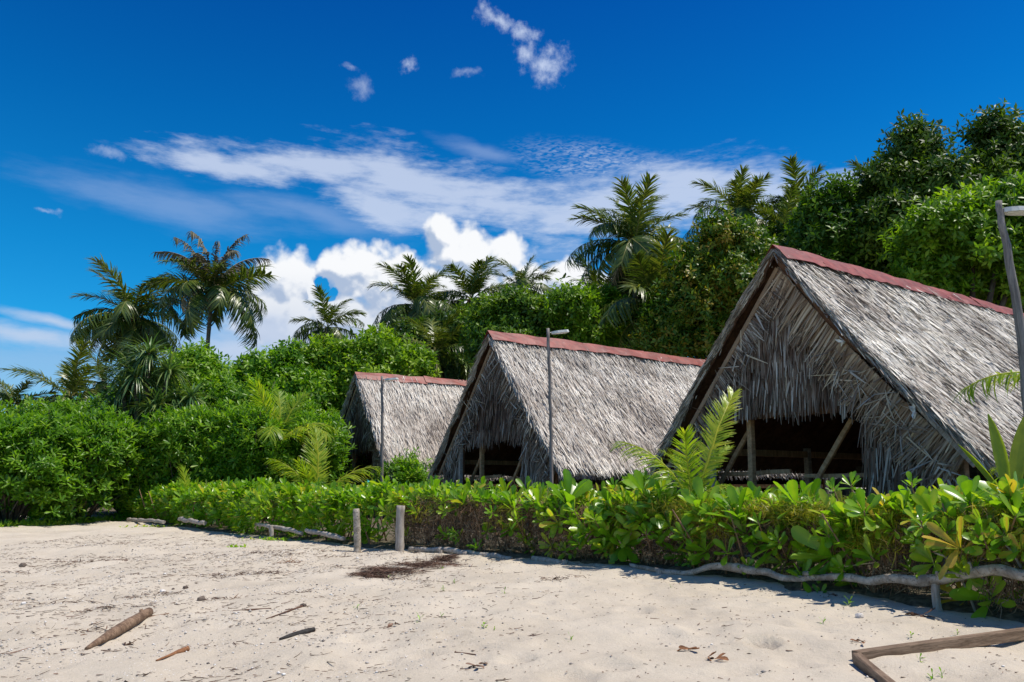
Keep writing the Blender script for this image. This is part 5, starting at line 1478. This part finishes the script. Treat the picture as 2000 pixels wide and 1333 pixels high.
# seedlings
def seedling(label, u, v, s, seed, kind='up'):
    rng = np.random.RandomState(seed); c = on_ground(u, v); n = rng.randint(4, 7)
    st = np.array([0, 0, s * .45])
    t = thing('seedling', label, 'seedling', c, group='green seedlings on the sand')
    obj('stem', tubes_mesh('stem', [([(0, 0, -.01), st * .5, st], .0025, 5, 0)], 'scaevola'), t)
    B, Dv, N = rosettes(rng, st[None], np.array([[rng.normal(0, .2), rng.normal(0, .2), 1.]]), n, (20, 80), .003)
    for j in range(n):
        o = obj('leaf', LEAF[rng.randint(4)], t)
        y = Vector(Dv[j]).normalized(); z = Vector(N[j]).normalized(); x = y.cross(z).normalized(); z = x.cross(y)
        o.matrix_local = Matrix.Translation(Vector(B[j])) @ Matrix((x, y, z)).transposed().to_4x4() @ Matrix.Scale(float(s * rng.uniform(.5, .75)), 4)
SL = [(820, 1214, .085, 'largest seedling on the middle sand'), (945, 1228, .07, 'seedling right of the largest one'), (862, 1206, .05, 'tiny seedling between the two middle ones'), (698, 1194, .05, 'seedling left of the largest one'),
      (965, 1232, .04, 'low tuft right of the middle seedlings'), (866, 1154, .05, 'seedling below the brown frond heap'), (864, 1112, .06, 'seedling at the right tip of the frond heap'), (888, 1142, .05, 'seedling between the frond heap and the hedge shadow'),
      (985, 1160, .06, 'thin seedling right of the frond heap'), (760, 1130, .05, 'seedling in the middle edge of the frond heap'), (1115, 1250, .055, 'seedling on smooth sand right of centre'), (1608, 1218, .06, 'seedling midway to the hedge at right'),
      (1780, 1250, .05, 'seedling above the wooden frame'), (1798, 1298, .055, 'seedling just inside the wooden frame'), (1822, 1326, .06, 'seedling lower inside the wooden frame'), (1840, 1322, .05, 'seedling beside the lower one inside the frame'), (1870, 1240, .04, 'tiny seedling near the long plank'),
      (1660, 1185, .10, 'leafy seedling in the hedge shadow at right'), (1310, 1150, .04, 'tiny seedling near the left rail stake')]
for i, (u, v, s, lb_) in enumerate(SL): seedling(lb_, u, v, s, 600 + i)
def creeper_patch(label, u, v, s, n, seed):
    rng = np.random.RandomState(seed); c = on_ground(u, v)
    P = rng.normal(0, s, (n, 3)) * [1, .35, 0]; P[:, 2] = .015
    B, Dv, N = rosettes(rng, P, np.tile([0, 0, 1.], (n, 1)), 5, (40, 85), .01)
    k = len(B)
    thing('ground_creeper', label, 'creeping plant', c, group='green creepers on the sand', me=blade_mesh('ground_creeper', B, Dv, N, rng.uniform(.05, .10, k), rng.uniform(.03, .05, k), rng.uniform(.4, .85, k), 'scaevola', OVAL, .1, .2, 3))
creeper_patch('yellow-green creeper patch alone on the sand by the hedge shade', 461, 1069, .10, 12, 1)
creeper_patch('green creeper spreading at the hedge shadow edge', 540, 1056, .30, 40, 2)
creeper_patch('green creeper at the foot of the hedge near the far log', 300, 1026, .35, 40, 3)

# grass fringe at the foot of the far thicket
def fringe():
    rng = np.random.RandomState(12)
    n = 5000
    A = np.array([(-11.4, 23.3), (-12.6, 18.9), (-17., 14.6), (-24, 10.)])
    seg = np.linalg.norm(np.diff(A, axis=0), axis=1); cs = np.concatenate([[0], np.cumsum(seg)]); s = rng.uniform(0, cs[-1], n)
    P = np.stack([np.interp(s, cs, A[:, 0]), np.interp(s, cs, A[:, 1]), np.zeros(n)], 1)
    P[:, 0] += rng.uniform(-.5, .25, n); P[:, 1] += rng.uniform(-.3, .25, n)
    P[:, 2] = ground_z(P[:, 0], P[:, 1]) + .01
    V = blades(P, rng.normal(0, .5, (n, 3)) + [0, 0, .8], rng.normal(0, 1, (n, 3)), rng.uniform(.08, .2, n), rng.uniform(.02, .04, n), OVAL, .3, .2, 3)
    obj('grass', mesh_np('grass', V[0], V[1], 'light_tree', np.repeat(rng.uniform(.3, 1, n), V[2])), kind='stuff')
fringe()

# shoreline litter
def litter():
    rng = np.random.RandomState(21)
    def scatter(n, x0, x1, y0, y1, thr, seed, sc=1.2):
        x = rng.uniform(x0, x1, n * 4); y = rng.uniform(y0, y1, n * 4)
        k = (.45 * fbm(x * sc + 2, y * sc * 1.7, seed, 3) + .55 * fbm(x * .35, (y - .35 * x) * 2.6, seed + 4, 3) > thr + .02) & (shore_dist(x, y) > .25)
        k &= rng.rand(n * 4) < np.clip((.8 - x) / 3.0, .10, 1)
        x, y = x[k][:n], y[k][:n]
        return x, y
    x, y = scatter(9000, -9.5, 4.2, 2.6, 17, .44, 61)
    n = len(x); P = np.stack([x, y, ground_z(x, y) + .004], 1)
    az = rng.normal(.25, .55, n); L = rng.gamma(1.6, .022, n) + .012
    d = np.stack([np.cos(az), np.sin(az), rng.normal(0, .05, n)], 1)
    items = blades(P, d, np.tile([0, 0, 1.], (n, 1)) + rng.normal(0, .5, (n, 3)), np.minimum(L, .22), rng.uniform(.003, .007, n) + L * .02, STRAND, rng.uniform(-.3, .3, n), .9, 3)
    cx, cy = rng.uniform(-8, 1.5, 46), rng.uniform(2.8, 13, 46)
    kk_ = (shore_dist(cx, cy) > .6) & (rng.rand(46) < np.clip((1.4 - cx) / 3, .15, 1)); cx, cy = cx[kk_], cy[kk_]
    ci = rng.randint(0, len(cx), 1500); n2 = 1500
    x = cx[ci] + rng.normal(0, .17, n2); y = cy[ci] + rng.normal(0, .05, n2) + (x - cx[ci]) * .3
    az = rng.normal(.3, .9, n2)
    it2 = blades(np.stack([x, y, ground_z(x, y) + rng.uniform(.004, .025, n2)], 1), np.stack([np.cos(az), np.sin(az), rng.normal(0, .25, n2)], 1), rng.normal(0, .5, (n2, 3)) + [0, 0, 1], rng.gamma(2, .028, n2) + .02, rng.uniform(.004, .010, n2), STRAND, rng.uniform(-.4, .4, n2), .9, 3)
    items = (np.concatenate([items[0], it2[0]]), np.concatenate([items[1], it2[1] + len(items[0])]), items[2]); n += n2
    obj('twig_litter', mesh_np('twig_litter', items[0], items[1], 'seaweed', np.repeat(rng.rand(n), items[2])), kind='stuff')
    x, y = scatter(15000, -9.5, 4.2, 2.6, 16, .45, 65, 1.6)
    n = len(x); r = rng.gamma(2, .0024, n) + .002
    base = np.array([(1, 0, 0), (-1, 0, 0), (0, 1, 0), (0, -1, 0), (0, 0, 1), (0, 0, -1)], float)
    F8 = np.array([(0, 2, 4), (2, 1, 4), (1, 3, 4), (3, 0, 4), (2, 0, 5), (1, 2, 5), (3, 1, 5), (0, 3, 5)])
    V = base[None] * (r[:, None, None] * rng.uniform(.5, 1.3, (n, 6, 1)))
    V[:, :, 2] *= .6
    V += np.stack([x, y, ground_z(x, y) + r * .3], 1)[:, None]
    Fc = (F8[None] + (np.arange(n) * 6)[:, None, None]).reshape(-1, 3)
    obj('coral_litter', mesh_np('coral_litter', V.reshape(-1, 3), Fc, 'coral', np.repeat(np.where(rng.rand(n) < .4, rng.uniform(0, .3, n), rng.uniform(.5, 1, n)), 6)), kind='stuff')
    # sparse specks over the smooth right-hand sand
    x = rng.uniform(-1.5, 5, 1800); y = rng.uniform(2.6, 11, 1800); k = shore_dist(x, y) > .1; x, y = x[k], y[k]; n = len(x)
    az = rng.uniform(0, 6.28, n)
    it = blades(np.stack([x, y, ground_z(x, y) + .004], 1), np.stack([np.cos(az), np.sin(az), np.zeros(n)], 1), np.tile([0, 0, 1.], (n, 1)) + rng.normal(0, .4, (n, 3)), rng.uniform(.008, .035, n), rng.uniform(.004, .012, n), OVAL, rng.uniform(-.2, .3, n), .6, 3)
    obj('leaf_litter', mesh_np('leaf_litter', it[0], it[1], 'seaweed', np.repeat(rng.rand(n), it[2])), kind='stuff')
litter()

# wooden frame of two planks
def frame():
    a = on_ground(1672, 1293); b = on_ground(2060, 1258); c = on_ground(1765, 1375)
    hz_ = .055
    top = lambda p: np.array([p[0], p[1], float(ground_z(p[0], p[1])) + hz_ * .45])
    t = thing('wooden_frame', 'corner of a brown plank frame lying on the sand at lower right', 'wooden frame', (a[0], a[1], a[2]))
    o = np.array([a[0], a[1], a[2]])
    A, B_, C_ = top(a) - o, top(b) - o, top(c) - o
    beam('plank', A, B_, .055, hz_ * 1.35, 'plank_wood', t, 1, .002)
    d = (C_ - A) / np.linalg.norm(C_ - A)
    beam('plank', A + d * .035 + [0, 0, .0], C_, .055, hz_ * 1.28, 'plank_wood', t, 2, .002)
frame()
